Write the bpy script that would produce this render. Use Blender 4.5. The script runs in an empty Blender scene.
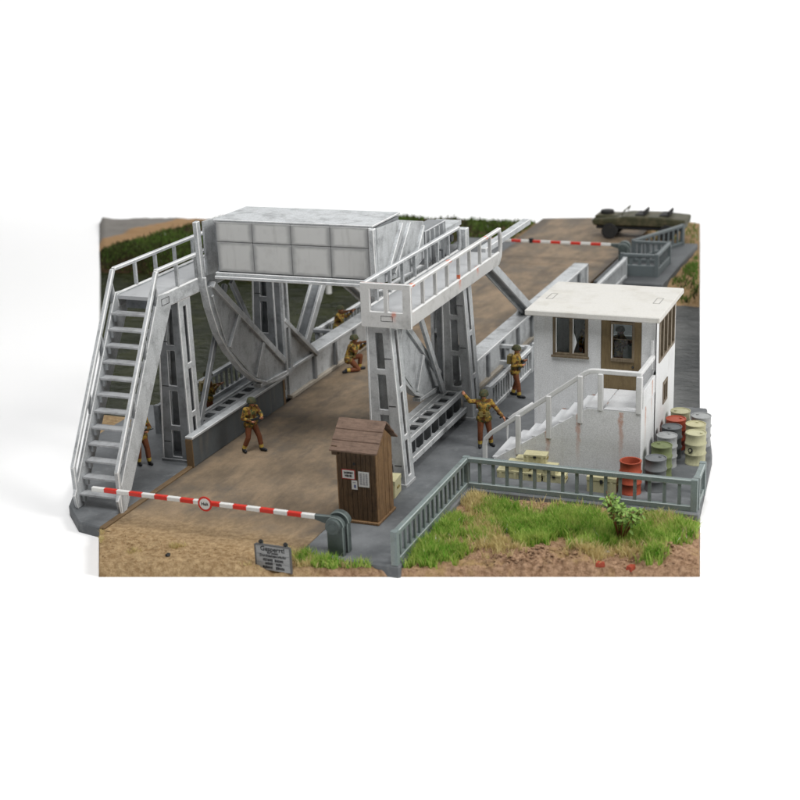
import bpy, bmesh, math, random
import numpy as np
from mathutils import Vector, Matrix, Quaternion, noise as mnoise
random.seed(7); RNG = np.random.default_rng(7)
S = bpy.context.scene
COL = S.collection

# ------------------------------------------------------------------ camera, light, exposure
cd = bpy.data.cameras.new('camera'); cam = bpy.data.objects.new('camera', cd); COL.objects.link(cam)
_r = Vector((0.929268, 0.367605, -0.03644)); _d = Vector((0.083101, -0.304145, -0.948994)); _f = Vector((-0.359938, 0.878842, -0.31318))
cam.matrix_world = Matrix(((_r.x, -_d.x, -_f.x, 16), (_r.y, -_d.y, -_f.y, -30), (_r.z, -_d.z, -_f.z, 14.44), (0, 0, 0, 1)))
cd.sensor_width = 36; cd.sensor_fit = 'HORIZONTAL'; cd.lens = 36 * 1389.65 / 800
cd.clip_start = 0.5; cd.clip_end = 2000
cd.dof.use_dof = True; cd.dof.focus_distance = 40.5; cd.dof.aperture_fstop = 0.36
S.camera = cam
W = bpy.data.worlds.new('World'); S.world = W; W.use_nodes = True
W.node_tree.nodes['Background'].inputs[0].default_value = (1, 1, 1, 1)
W.node_tree.nodes['Background'].inputs[1].default_value = 0.05
def area(name, loc, target, sx, sy, power, col=(1, 1, 1)):
    l = bpy.data.lights.new(name, 'AREA'); l.shape = 'RECTANGLE'; l.size = sx; l.size_y = sy; l.energy = power; l.color = col
    o = bpy.data.objects.new(name, l); COL.objects.link(o); o.location = loc
    o.rotation_euler = (Vector(target) - Vector(loc)).to_track_quat('-Z', 'Y').to_euler()
    return o
area('overhead_softbox', (4, -14, 58), (1, 9, 0), 28, 28, 29000)
area('key_softbox', (54, 2, 42), (0, 10, 0), 24, 24, 29500, (1, 0.985, 0.96))
area('backdrop_lamp', (-35, 72, 62), (-40, 98, 0), 190, 16, 90000)
S.view_settings.view_transform = 'Standard'; S.view_settings.look = 'None'
S.view_settings.exposure = 0.0; S.view_settings.gamma = 1.0; S.view_settings.use_curve_mapping = False

# ------------------------------------------------------------------ materials
def nd(nt, t, **k):
    n = nt.nodes.new(t)
    for a, v in k.items():
        if a.startswith('i_'):
            key = a[2:]; key = int(key) if key.isdigit() else key.replace('_', ' ')
            s = n.inputs[key]
            if hasattr(v, 'is_linked') or isinstance(v, bpy.types.NodeSocket): nt.links.new(v, s)
            else: s.default_value = v
        else: setattr(n, a, v)
    return n
def c4(c): return (c[0], c[1], c[2], 1)
def srgb(r, g, b):
    f = lambda v: ((v / 255 + .055) / 1.055) ** 2.4 if v > 10 else v / 255 / 12.92
    return (f(r), f(g), f(b))
def mix(nt, fac, a, b, mode='MIX'):
    m = nt.nodes.new('ShaderNodeMix'); m.data_type = 'RGBA'; m.blend_type = mode; m.clamp_factor = True
    for s, v in ((m.inputs[0], fac), (m.inputs[6], a), (m.inputs[7], b)):
        if isinstance(v, bpy.types.NodeSocket): nt.links.new(v, s)
        else: s.default_value = v if not isinstance(v, tuple) or len(v) == 4 else c4(v)
    return m.outputs[2]
def math_(nt, op, a, b=0.0, c=0.0):
    m = nt.nodes.new('ShaderNodeMath'); m.operation = op
    for s, v in zip(m.inputs, (a, b, c)):
        if isinstance(v, bpy.types.NodeSocket): nt.links.new(v, s)
        else: s.default_value = v
    return m.outputs[0]
def ramp(nt, v, a, b, lo=0.0, hi=1.0):
    m = nt.nodes.new('ShaderNodeMapRange'); m.interpolation_type = 'SMOOTHSTEP'
    nt.links.new(v, m.inputs[0])
    m.inputs[1].default_value = a; m.inputs[2].default_value = b; m.inputs[3].default_value = lo; m.inputs[4].default_value = hi
    return m.outputs[0]
def noise(nt, vec, scale, detail=5, rough=.55, stretch=None):
    if stretch:
        mp = nt.nodes.new('ShaderNodeMapping'); nt.links.new(vec, mp.inputs[0]); mp.inputs[3].default_value = stretch; vec = mp.outputs[0]
    n = nt.nodes.new('ShaderNodeTexNoise'); nt.links.new(vec, n.inputs['Vector'])
    n.inputs['Scale'].default_value = scale; n.inputs['Detail'].default_value = detail; n.inputs['Roughness'].default_value = rough
    return n.outputs[0]
def base_mat(name):
    m = bpy.data.materials.new(name); m.use_nodes = True; nt = m.node_tree
    b = nt.nodes['Principled BSDF']; g = nt.nodes.new('ShaderNodeNewGeometry')
    return m, nt, b, g.outputs['Position']
def bump(nt, b, h, strength=.3, dist=.02):
    n = nt.nodes.new('ShaderNodeBump'); n.inputs['Strength'].default_value = strength; n.inputs['Distance'].default_value = dist
    nt.links.new(h, n.inputs['Height']); nt.links.new(n.outputs[0], b.inputs['Normal'])
MATS = {}
def surf(name, col, grime=None, g_scale=1.2, g_lo=.52, g_hi=.78, g_amt=.6, fine=.10, f_scale=45, rough=.62, bmp=.25, b_scale=70, stretch=None,
         s_amt=0.0, s_col=None, spec=.3, metal=0.0, drips=(), grain=None, d_amt=.7, d_col=srgb(178, 116, 80)):
    """weathered paint / wood / stone: base colour, large grime patches, fine speckle, stretched streaks, rust drips"""
    if name in MATS: return MATS[name]
    m, nt, b, P = base_mat(name)
    c = c4(col)
    fn = noise(nt, P, f_scale, 4, .7)
    hi = tuple(min(1, v * (1 + fine)) for v in col); lo = tuple(v * (1 - fine * 1.6) for v in col)
    c = mix(nt, ramp(nt, fn, .3, .7), c4(lo), c4(hi))
    if grain:
        gn = noise(nt, P, grain[0], 3, .6, grain[1]); c = mix(nt, ramp(nt, gn, .35, .7, 0, grain[2]), c, c4(grain[3]))
    if grime is not None:
        gn = noise(nt, P, g_scale, 7, .65); c = mix(nt, ramp(nt, gn, g_lo, g_hi, 0, g_amt), c, c4(grime))
    if s_amt:
        sn = noise(nt, P, 5.0, 5, .6, stretch or (1, 1, .12)); c = mix(nt, ramp(nt, sn, .5, .75, 0, s_amt), c, c4(s_col or grime))
    sep = nt.nodes.new('ShaderNodeSeparateXYZ'); nt.links.new(P, sep.inputs[0])
    for ax, p0, w, z0, z1 in drips:      # rust runs: position along axis, width, top, bottom
        wob = math_(nt, 'MULTIPLY_ADD', noise(nt, P, 6, 3), w * 1.2, p0 - w * .6)
        d = math_(nt, 'ABSOLUTE', math_(nt, 'SUBTRACT', sep.outputs[ax], wob))
        a = math_(nt, 'MULTIPLY', ramp(nt, d, w * .75, w * .15), ramp(nt, sep.outputs[2], z1, z0))
        a = math_(nt, 'MULTIPLY', a, math_(nt, 'LESS_THAN', sep.outputs[2], z0 + .02))
        a = math_(nt, 'MULTIPLY', a, ramp(nt, noise(nt, P, 14, 4), .25, .6, .5, 1.0))
        c = mix(nt, math_(nt, 'MULTIPLY', a, d_amt), c, c4(d_col))
    nt.links.new(c, b.inputs['Base Color'])
    b.inputs['Roughness'].default_value = rough; b.inputs['Specular IOR Level'].default_value = spec; b.inputs['Metallic'].default_value = metal
    if bmp: bump(nt, b, noise(nt, P, b_scale, 4, .6), bmp, .012)
    MATS[name] = m; return m
WHITE = surf('weathered_white_paint', (.48, .50, .512), (.14, .145, .15), 2.2, .45, .74, .65, .13, 24, .6, .2, 60, s_amt=.42, s_col=(.20, .20, .20))
WHITE_R = surf('white_paint_rust_runs', (.52, .52, .51), (.18, .18, .17), 1.8, .48, .76, .6, .07, 40, .6, .2, 60, s_amt=.2, s_col=(.33, .32, .30),
               drips=[(1, 3.35, .20, 5.9, 4.9), (1, 6.25, .20, 5.86, 5.66), (1, 7.1, .20, 5.2, 4.7), (1, 8.7, .20, 5.2, 4.75), (1, 9.6, .20, 5.9, 5.4), (0, 2.32, .13, 5.2, 4.7)], d_amt=1.0, d_col=srgb(200, 98, 58))
GREYW = surf('cool_grey_paint', (.21, .222, .232), (.07, .075, .08), 1.6, .42, .72, .75, .07, 40, .6, .2, 60, s_amt=.35, s_col=(.2, .2, .2))
DKG = surf('dark_blue_grey_paint', (.105, .125, .13), (.05, .055, .055), 1.5, .5, .8, .5, .10, 45, .55, .2, 60, s_amt=.25, s_col=(.20, .19, .17))
FENCEM = surf('fence_grey_green_paint', (.185, .225, .222), (.08, .09, .085), 2.0, .5, .8, .55, .10, 40, .55, .2, 60, s_amt=.4, s_col=(.30, .29, .26))
GIRD = surf('girder_dark_grey', (.095, .108, .115), (.05, .055, .055), 1.0, .45, .8, .7, .08, 45, .6, .2, 60, s_amt=.45, s_col=(.17, .15, .125))
CWP = None
HOUSE = surf('rough_white_render', (.68, .69, .695), (.44, .45, .45), 1.5, .5, .8, .5, .13, 42, .95, .4, 70, s_amt=.28, s_col=(.44, .42, .38), spec=.1,
             drips=[(0, 4.98, .11, .72, .15), (0, 5.87, .13, 1.3, .1), (0, 6.75, .12, 1.8, .1), (0, 7.95, .13, 1.95, .15), (1, 6.2, .16, 2.0, .8), (1, 7.0, .14, 2.5, 1.2)])
ROOFM = surf('cream_white_roof', (.57, .56, .53), (.44, .42, .37), 1.3, .45, .75, .7, .06, 40, .7, .25, 60, s_amt=.25, s_col=(.56, .54, .46), stretch=(.3, 1, 1))
WOODW = surf('window_frame_brown', (.19, .15, .10), (.09, .065, .04), 4, .45, .75, .7, .15, 60, .6, .3, 80, grain=(7, (3, 3, .35), .6, (.10, .075, .045)))
DOORM = surf('door_tan_brown', (.205, .15, .075), (.10, .07, .035), 3, .45, .75, .7, .18, 50, .6, .3, 80, grain=(9, (3, 3, .3), .55, (.12, .085, .045)))
HUTD = surf('shaded_brown_planks', (.112, .067, .034), (.03, .018, .01), 4, .45, .75, .6, .2, 60, .55, .35, 80, grain=(10, (3, 3, .25), .6, (.035, .021, .011)))  # darker copy of the hut brown: shade of the front face put into the colour
HUTL = surf('lit_brown_planks', (.245, .145, .070), (.07, .04, .02), 4, .45, .75, .55, .18, 60, .55, .35, 80, grain=(10, (3, 3, .25), .6, (.085, .048, .023)))  # lighter copy for the hut sides: light from the right put into the colour
HUTR = surf('roof_planks_brown', (.205, .135, .098), (.065, .042, .03), 5, .45, .75, .5, .18, 60, .6, .35, 80, grain=(9, (.35, 3, 3), .6, (.08, .05, .036)))
KERBM = surf('rusty_brown_kerb', (.16, .105, .055), (.08, .055, .035), 3, .45, .75, .6, .15, 50, .75, .3, 70)
BLACK = surf('black_metal', (.02, .021, .022), (.04, .038, .035), 3, .5, .8, .5, .15, 50, .5, .2, 60)
CRATE = surf('khaki_crate_paint', (.49, .46, .28), (.27, .24, .12), 3, .5, .8, .55, .12, 50, .65, .3, 70, s_amt=.25, s_col=(.2, .17, .09))
RED = surf('barrier_red', (.60, .025, .012), (.30, .02, .01), 6, .55, .8, .5, .10, 40, .45, .1, 60, spec=.4)
BWHITE = surf('barrier_white', (.70, .70, .68), (.40, .39, .36), 5, .55, .8, .5, .06, 40, .5, .1, 60)
BARRIERG = surf('barrier_housing_grey', (.075, .095, .092), (.03, .035, .033), 3, .45, .75, .6, .12, 50, .5, .3, 60, spec=.4)
PAPER = surf('notice_paper', (.60, .60, .58), (.48, .46, .42), 12, .5, .8, .5, .05, 80, .8, .05)
INK = surf('ink', (.02, .02, .022), rough=.7, bmp=0)
INKG = surf('grey_ink', (.24, .24, .26), rough=.7, bmp=0)
INKR = surf('red_ink', (.38, .03, .025), rough=.7, bmp=0)
SIGNM = surf('grey_sign_boards', (.33, .335, .335), (.20, .20, .19), 5, .5, .8, .5, .12, 60, .75, .3, 80, grain=(9, (.4, .4, 3), .5, (.22, .22, .215)))
SKIN = surf('skin', (.48, .22, .13), (.30, .11, .06), 12, .5, .8, .5, .06, 60, .55, 0)
TROUSER = surf('red_brown_trousers', (.17, .058, .024), (.07, .024, .011), 9, .45, .75, .7, .15, 60, .7, .2, 90)
BOOT = surf('black_boots', (.016, .017, .02), (.03, .03, .03), 9, .5, .8, .5, .15, 60, .5, 0)
GAITER = surf('khaki_gaiters', (.48, .34, .07), (.16, .11, .03), 9, .45, .75, .6, .1, 60, .7, 0)
WEB = surf('webbing_khaki', (.23, .18, .06), (.10, .08, .03), 9, .45, .75, .6, .1, 60, .7, 0)
GUNM = surf('gun_steel', (.03, .034, .04), (.06, .06, .06), 9, .5, .8, .4, .1, 60, .4, 0, metal=.3)
GUNW = surf('gun_wood', (.12, .05, .02), (.05, .02, .01), 9, .5, .8, .5, .1, 60, .5, 0)
RUBBER = surf('dark_rubber', (.025, .025, .025), (.07, .06, .045), 6, .5, .8, .6, .12, 50, .8, .3)
OLIVE = surf('olive_vehicle_paint', (.055, .055, .028), (.15, .12, .07), 3, .45, .75, .7, .15, 50, .65, .3)
LEAF = surf('bush_leaves', (.24, .38, .09), (.15, .27, .05), 8, .4, .7, .7, .18, 40, .6, 0)
STEM = surf('reddish_stems', (.22, .085, .035), (.10, .04, .02), 9, .4, .7, .5, .1, 40, .7, .2)
BRICKM = surf('red_brick_rubble', (.34, .06, .03), (.16, .035, .02), 8, .4, .7, .6, .15, 40, .8, .3)

EDGE = {'weathered_white_paint': surf('worn_white_edge', (.74, .745, .74), (.45, .45, .44), 5, .5, .8, .5, .05, 40, .55, 0),
        'white_paint_rust_runs': MATS['worn_white_edge'], 'cool_grey_paint': surf('worn_grey_edge', (.47, .48, .49), (.25, .25, .25), 5, .5, .8, .5, .05, 40, .55, 0),
        'dark_blue_grey_paint': surf('worn_slate_edge', (.20, .23, .235), (.1, .1, .1), 5, .5, .8, .5, .05, 40, .55, 0),
        'fence_grey_green_paint': surf('worn_fence_edge', (.36, .41, .40), (.18, .2, .19), 5, .5, .8, .5, .05, 40, .55, 0),
        'girder_dark_grey': MATS['worn_slate_edge'], 'barrier_housing_grey': surf('worn_housing_edge', (.19, .225, .215), (.08, .09, .09), 5, .5, .8, .5, .05, 40, .55, 0)}
def camo():
    m, nt, b, P = base_mat('camouflage_cloth')
    c = mix(nt, ramp(nt, noise(nt, P, 8, 3, .5), .49, .53), c4((.34, .215, .042)), c4((.14, .06, .02)))
    mp = nt.nodes.new('ShaderNodeMapping'); nt.links.new(P, mp.inputs[0]); mp.inputs[1].default_value = (7, 3, 11)
    c = mix(nt, ramp(nt, noise(nt, mp.outputs[0], 9, 3, .5), .55, .585), c, c4((.075, .085, .03)))
    nt.links.new(c, b.inputs['Base Color']); b.inputs['Roughness'].default_value = .75; b.inputs['Specular IOR Level'].default_value = .25
    bump(nt, b, noise(nt, P, 28, 3), .5, .02); return m
CAMO = camo()
HELM = surf('netted_helmet_green', (.055, .065, .035), (.13, .09, .03), 14, .45, .7, .7, .3, 60, .8, .6, 60)
def concrete(name, col, dark, light):
    m, nt, b, P = base_mat(name)
    c = mix(nt, ramp(nt, noise(nt, P, .55, 7, .62), .35, .7), c4(dark), c4(col))
    c = mix(nt, ramp(nt, noise(nt, P, 1.9, 7, .7), .55, .75, 0, .55), c, c4(light))
    c = mix(nt, ramp(nt, noise(nt, P, 55, 3, .7), .3, .75, .0, .35), c, c4(dark))
    nt.links.new(c, b.inputs['Base Color']); b.inputs['Roughness'].default_value = .7; b.inputs['Specular IOR Level'].default_value = .3
    bump(nt, b, noise(nt, P, 22, 6, .65), .35, .02); return m
PAVE = concrete('grey_concrete', (.19, .20, .208), (.095, .102, .108), (.28, .29, .295))
PAVEF = concrete('far_grey_concrete', (.12, .13, .135), (.08, .085, .09), (.17, .175, .18))
FOOT = concrete('footway_pale_grey', (.33, .335, .335), (.22, .225, .225), (.42, .42, .42))
def road_mat():
    m, nt, b, P = base_mat('dirty_brown_road')
    n1 = noise(nt, P, .8, 8, .7, (1, .5, 1)); n2 = noise(nt, P, 1.5, 7, .7, (1, .22, 1)); n3 = noise(nt, P, .45, 7, .7)
    c = mix(nt, ramp(nt, n1, .33, .68), c4(srgb(106, 94, 79)), c4(srgb(150, 130, 106)))
    c = mix(nt, ramp(nt, n2, .52, .74, 0, .7), c, c4(srgb(78, 74, 70)))
    c = mix(nt, ramp(nt, n3, .47, .68, 0, .75), c, c4(srgb(96, 91, 84)))
    sep = nt.nodes.new('ShaderNodeSeparateXYZ'); nt.links.new(P, sep.inputs[0])
    edge = math_(nt, 'ABSOLUTE', math_(nt, 'ADD', sep.outputs[0], 1.4))
    wob = math_(nt, 'ADD', edge, math_(nt, 'MULTIPLY', noise(nt, P, 1.4, 5), .9))
    c = mix(nt, ramp(nt, wob, 2.75, 3.25, 0, .7), c, c4(srgb(76, 73, 69)))      # darker grey along both kerbs
    c = mix(nt, math_(nt, 'MULTIPLY', ramp(nt, math_(nt, 'ADD', sep.outputs[1], math_(nt, 'MULTIPLY', noise(nt, P, 1.2, 6), 1.6)), 1.2, -.9), 1.0), c, mix(nt, ramp(nt, noise(nt, P, 7, 7, .7), .35, .68), c4(srgb(142, 117, 84)), c4(srgb(186, 160, 122))))   # sand carried in at the near end
    c = mix(nt, ramp(nt, noise(nt, P, 60, 4, .7), .35, .75, 0, .4), c, c4(srgb(84, 70, 52)))
    nt.links.new(c, b.inputs['Base Color']); b.inputs['Roughness'].default_value = .78; b.inputs['Specular IOR Level'].default_value = .25
    bump(nt, b, noise(nt, P, 30, 6, .7), .35, .02); return m
ROAD = road_mat()
def earth_mat(name, far=False):
    m, nt, b, P = base_mat(name)
    sep = nt.nodes.new('ShaderNodeSeparateXYZ'); nt.links.new(P, sep.inputs[0])
    n1 = noise(nt, P, 1.1, 8, .7); n2 = noise(nt, P, 7, 7, .7); n3 = noise(nt, P, 40, 4, .7)
    sand = mix(nt, ramp(nt, n2, .35, .68), c4(srgb(148, 122, 88)), c4(srgb(194, 168, 130)))
    sand = mix(nt, ramp(nt, n1, .52, .7, 0, .6), sand, c4(srgb(196, 172, 132)))
    soil = mix(nt, ramp(nt, n2, .33, .68), c4(srgb(122, 94, 72)), c4(srgb(188, 156, 128)))
    soil = mix(nt, ramp(nt, n1, .5, .66, 0, .8), soil, c4(srgb(172, 146, 102)))
    if not far:
        f = ramp(nt, math_(nt, 'ADD', sep.outputs[0], math_(nt, 'MULTIPLY', noise(nt, P, .8, 4), 2.0)), 2.2, 4.0)
        c = mix(nt, f, sand, soil)
    else:
        dark = mix(nt, ramp(nt, n2, .35, .68), c4(srgb(44, 38, 28)), c4(srgb(74, 60, 42)))
        f = ramp(nt, math_(nt, 'ADD', sep.outputs[0], math_(nt, 'MULTIPLY', noise(nt, P, .5, 4), 3.0)), -6, -2)
        c = mix(nt, f, dark, mix(nt, .35, sand, c4(srgb(112, 88, 62))))
        band = math_(nt, 'ADD', math_(nt, 'MULTIPLY', sep.outputs[0], -2.0), math_(nt, 'ADD', math_(nt, 'MULTIPLY', sep.outputs[1], .6), math_(nt, 'MULTIPLY', noise(nt, P, .4, 4), 3)))
        c = mix(nt, ramp(nt, band, 69.6, 70.6), c, c4(srgb(168, 136, 100)))
        c = mix(nt, ramp(nt, band, 73.2, 74.2), c, c4(srgb(136, 134, 130)))
    c = mix(nt, ramp(nt, n3, .35, .75, 0, .4), c, c4(srgb(92, 70, 46)))
    nt.links.new(c, b.inputs['Base Color']); b.inputs['Roughness'].default_value = .95; b.inputs['Specular IOR Level'].default_value = .1
    bump(nt, b, math_(nt, 'ADD', n2, math_(nt, 'MULTIPLY', n3, .4)), .9, .06); return m
EARTH = earth_mat('loose_earth'); EARTHF = earth_mat('far_bank_earth', True)
def water_mat():
    m, nt, b, P = base_mat('canal_water')
    sep = nt.nodes.new('ShaderNodeSeparateXYZ'); nt.links.new(P, sep.inputs[0])
    side = ramp(nt, sep.outputs[0], -4, 4)
    n = ramp(nt, noise(nt, P, .5, 6, .6), .35, .7)
    c = mix(nt, side, mix(nt, n, c4(srgb(24, 29, 10)), c4(srgb(44, 48, 20))), mix(nt, n, c4(srgb(72, 74, 74)), c4(srgb(96, 97, 96))))  # reflections put into the colour: dark bank on the left, pale backdrop right
    nt.links.new(c, b.inputs['Base Color']); b.inputs['Roughness'].default_value = .6; b.inputs['Specular IOR Level'].default_value = 0
    gl = nt.nodes.new('ShaderNodeBsdfGlossy'); gl.inputs['Roughness'].default_value = .10; mx = nt.nodes.new('ShaderNodeMixShader'); mx.inputs[0].default_value = .05
    nt.links.new(b.outputs[0], mx.inputs[1]); nt.links.new(gl.outputs[0], mx.inputs[2]); nt.links.new(mx.outputs[0], nt.nodes['Material Output'].inputs[0])
    h = math_(nt, 'ADD', noise(nt, P, 1.3, 4, .55, (1, 2.2, 1)), math_(nt, 'MULTIPLY', noise(nt, P, 5, 3, .5, (1, 1.7, 1)), .35))
    bump(nt, b, h, .8, .13); nt.links.new(b.inputs['Normal'].links[0].from_socket, gl.inputs['Normal']); return m
WATER = water_mat()
def sweep_mat():
    m, nt, b, P = base_mat('white_sweep'); b.inputs['Base Color'].default_value = (.96, .96, .96, 1); b.inputs['Roughness'].default_value = .9; b.inputs['Specular IOR Level'].default_value = .05
    return m
SWEEP = sweep_mat()
def grass_mat(name, cols):
    m, nt, b, P = base_mat(name)
    g = nt.nodes.new('ShaderNodeNewGeometry'); r = nt.nodes.new('ShaderNodeValToRGB'); nt.links.new(g.outputs['Random Per Island'], r.inputs[0])
    e = r.color_ramp.elements
    for i, c in enumerate(cols):
        p = i / (len(cols) - 1)
        el = e[0] if i == 0 else (e[1] if i == len(cols) - 1 else e.new(p)); el.position = p; el.color = c4(c)
    c = mix(nt, ramp(nt, noise(nt, P, 1.6, 4), .45, .7, 0, .6), r.outputs[0], c4(cols[-1]))
    nt.links.new(c, b.inputs['Base Color']); b.inputs['Roughness'].default_value = .75; b.inputs['Specular IOR Level'].default_value = .15
    t = nt.nodes.new('ShaderNodeBsdfTranslucent'); nt.links.new(c, t.inputs[0]); mx = nt.nodes.new('ShaderNodeMixShader'); mx.inputs[0].default_value = .42
    nt.links.new(b.outputs[0], mx.inputs[1]); nt.links.new(t.outputs[0], mx.inputs[2]); nt.links.new(mx.outputs[0], nt.nodes['Material Output'].inputs[0])
    return m
GRASS = grass_mat('green_static_grass', [(.10, .36, .014), (.18, .52, .025), (.28, .62, .05), (.44, .66, .10), (.56, .62, .18)])
STRAW = grass_mat('straw_static_grass', [(.60, .52, .24), (.72, .61, .33), (.82, .72, .44), (.86, .77, .52), (.70, .58, .30)])
GRASSF = grass_mat('far_bank_grass', [(.06, .13, .02), (.09, .18, .03), (.14, .20, .05), (.22, .16, .07), (.15, .22, .05)])
DARKVEG = grass_mat('dark_scrub', [(.045, .055, .018), (.07, .075, .025), (.12, .085, .04), (.09, .11, .03), (.06, .06, .025)])
def glass():
    m = bpy.data.materials.new('window_glass'); m.use_nodes = True; nt = m.node_tree; nt.nodes.clear()
    o = nt.nodes.new('ShaderNodeOutputMaterial'); t = nt.nodes.new('ShaderNodeBsdfTransparent'); t.inputs[0].default_value = (.72, .76, .76, 1)
    g = nt.nodes.new('ShaderNodeBsdfGlossy'); g.inputs['Roughness'].default_value = .05; f = nt.nodes.new('ShaderNodeFresnel'); f.inputs[0].default_value = 1.45
    mx = nt.nodes.new('ShaderNodeMixShader'); nt.links.new(math_(nt, 'MULTIPLY', f.outputs[0], .45), mx.inputs[0]); nt.links.new(t.outputs[0], mx.inputs[1]); nt.links.new(g.outputs[0], mx.inputs[2]); nt.links.new(mx.outputs[0], o.inputs[0])
    return m
GLASS = glass()

# ------------------------------------------------------------------ mesh helpers
def props(o, label=None, cat=None, group=None, kind=None):
    for k, v in (('label', label), ('category', cat), ('group', group), ('kind', kind)):
        if v: o[k] = v
    return o
ORG = {}
def thing(name, loc, label, cat, group=None, rz=0.0, local=False):
    o = bpy.data.objects.new(name, None); COL.objects.link(o); o.location = loc; o.rotation_euler = (0, 0, rz); o.empty_display_size = .2
    ORG[o.name] = Vector((0, 0, 0)) if local else Vector(loc)
    return props(o, label, cat, group)
def link(o, parent=None):
    COL.objects.link(o)
    if parent is not None:
        o.parent = parent; ORG[o.name] = ORG.get(parent.name, Vector((0, 0, 0)))
    return o
class MB:
    def __init__(s): s.v = []; s.f = []; s.m = []
    def add(s, vs, fs, mi=0):
        n = len(s.v); s.v += [tuple(v) for v in vs]; s.f += [tuple(i + n for i in f) for f in fs]; s.m += [mi] * len(fs); return s
    def hexa(s, b, t, mi=0):      # bottom 4 ccw from above, top 4
        return s.add(list(b) + list(t), [(3, 2, 1, 0), (4, 5, 6, 7), (0, 1, 5, 4), (1, 2, 6, 5), (2, 3, 7, 6), (3, 0, 4, 7)], mi)
    def box(s, x0, x1, y0, y1, z0, z1, mi=0):
        return s.hexa([(x0, y0, z0), (x1, y0, z0), (x1, y1, z0), (x0, y1, z0)], [(x0, y0, z1), (x1, y0, z1), (x1, y1, z1), (x0, y1, z1)], mi)
    def beam(s, p, q, w, h, side=(1, 0, 0), mi=0):   # bar from p to q; w along `side`, h across
        p = Vector(p); q = Vector(q); d = (q - p).normalized(); a = Vector(side); a = (a - d * a.dot(d)).normalized(); b = d.cross(a)
        c = [(-a * w - b * h) / 2, (a * w - b * h) / 2, (a * w + b * h) / 2, (-a * w + b * h) / 2]
        return s.hexa([p + k for k in c], [q + k for k in c], mi)
    def prism(s, poly, axis, a, b, mi=0):    # poly in the two other axes (order x,y,z), extruded along axis a..b
        def P(u, v, w): return {0: (w, u, v), 1: (u, w, v), 2: (u, v, w)}[axis]
        n = len(poly); vs = [P(u, v, a) for u, v in poly] + [P(u, v, b) for u, v in poly]
        fs = [tuple(range(n))[::-1], tuple(range(n, 2 * n))] + [(i, (i + 1) % n, n + (i + 1) % n, n + i) for i in range(n)]
        return s.add(vs, fs, mi)
    def tube(s, pts, r, n=8, mi=0, cap=True):
        pts = [Vector(p) for p in pts]; rs = r if isinstance(r, (list, tuple)) else [r] * len(pts); rings = []
        ref = Vector((0, 0, 1)) if abs((pts[-1] - pts[0]).normalized().z) < .9 else Vector((1, 0, 0))
        for i, p in enumerate(pts):
            d = (pts[min(i + 1, len(pts) - 1)] - pts[max(i - 1, 0)]).normalized(); a = d.cross(ref).normalized(); b = d.cross(a)
            rings.append([p + (a * math.cos(k * 2 * math.pi / n) + b * math.sin(k * 2 * math.pi / n)) * rs[i] for k in range(n)])
        vs = [v for r_ in rings for v in r_]; fs = []
        for i in range(len(pts) - 1):
            for k in range(n): fs.append((i * n + k, i * n + (k + 1) % n, (i + 1) * n + (k + 1) % n, (i + 1) * n + k))
        if cap: fs += [tuple(range(n))[::-1], tuple(range((len(pts) - 1) * n, len(pts) * n))]
        return s.add(vs, fs, mi)
    def lathe(s, prof, c=(0, 0, 0), axis=2, n=24, mi=0):     # prof: (radius, height)
        vs = []; c = Vector(c)
        for r, h in prof:
            for k in range(n):
                a = 2 * math.pi * k / n; u, v = r * math.cos(a), r * math.sin(a)
                vs.append(c + Vector({2: (u, v, h), 0: (h, u, v), 1: (v, h, u)}[axis]))
        fs = [(i * n + k, i * n + (k + 1) % n, (i + 1) * n + (k + 1) % n, (i + 1) * n + k) for i in range(len(prof) - 1) for k in range(n)]
        if prof[0][0] > 1e-6: fs.append(tuple(range(n))[::-1])
        if prof[-1][0] > 1e-6: fs.append(tuple(range((len(prof) - 1) * n, len(prof) * n)))
        return s.add(vs, fs, mi)
    def plate(s, q, th, us, vs, holes=(), mi=0):
        """plate over quad q=(p00,p10,p11,p01), thickness vector th, cut lines us/vs in 0..1, holes = set of cells (i,j) left open"""
        q = [Vector(p) for p in q]; th = Vector(th)
        def P(u, v): return (q[0] * (1 - u) + q[1] * u) * (1 - v) + (q[3] * (1 - u) + q[2] * u) * v
        nu, nv = len(us), len(vs); V = [P(u, v) for v in vs for u in us]; F = []
        n = nu * nv; ix = lambda i, j: j * nu + i
        solid = lambda i, j: 0 <= i < nu - 1 and 0 <= j < nv - 1 and (i, j) not in holes
        for j in range(nv - 1):
            for i in range(nu - 1):
                if not solid(i, j): continue
                a, b, c, d = ix(i, j), ix(i + 1, j), ix(i + 1, j + 1), ix(i, j + 1)
                F += [(a, b, c, d), (d + n, c + n, b + n, a + n)]
                if not solid(i, j - 1): F.append((b, a, a + n, b + n))
                if not solid(i + 1, j): F.append((c, b, b + n, c + n))
                if not solid(i, j + 1): F.append((d, c, c + n, d + n))
                if not solid(i - 1, j): F.append((a, d, d + n, a + n))
        return s.add(V + [v + th for v in V], F, mi)
    def mesh(s, name, org=(0, 0, 0), smooth=False):
        me = bpy.data.meshes.new(name); o = Vector(org)
        me.from_pydata([tuple(Vector(v) - o) for v in s.v], [], s.f)
        bm = bmesh.new(); bm.from_mesh(me); bmesh.ops.recalc_face_normals(bm, faces=bm.faces); bm.to_mesh(me); bm.free()
        me.polygons.foreach_set('material_index', s.m)
        if smooth: me.shade_smooth()
        return me
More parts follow.
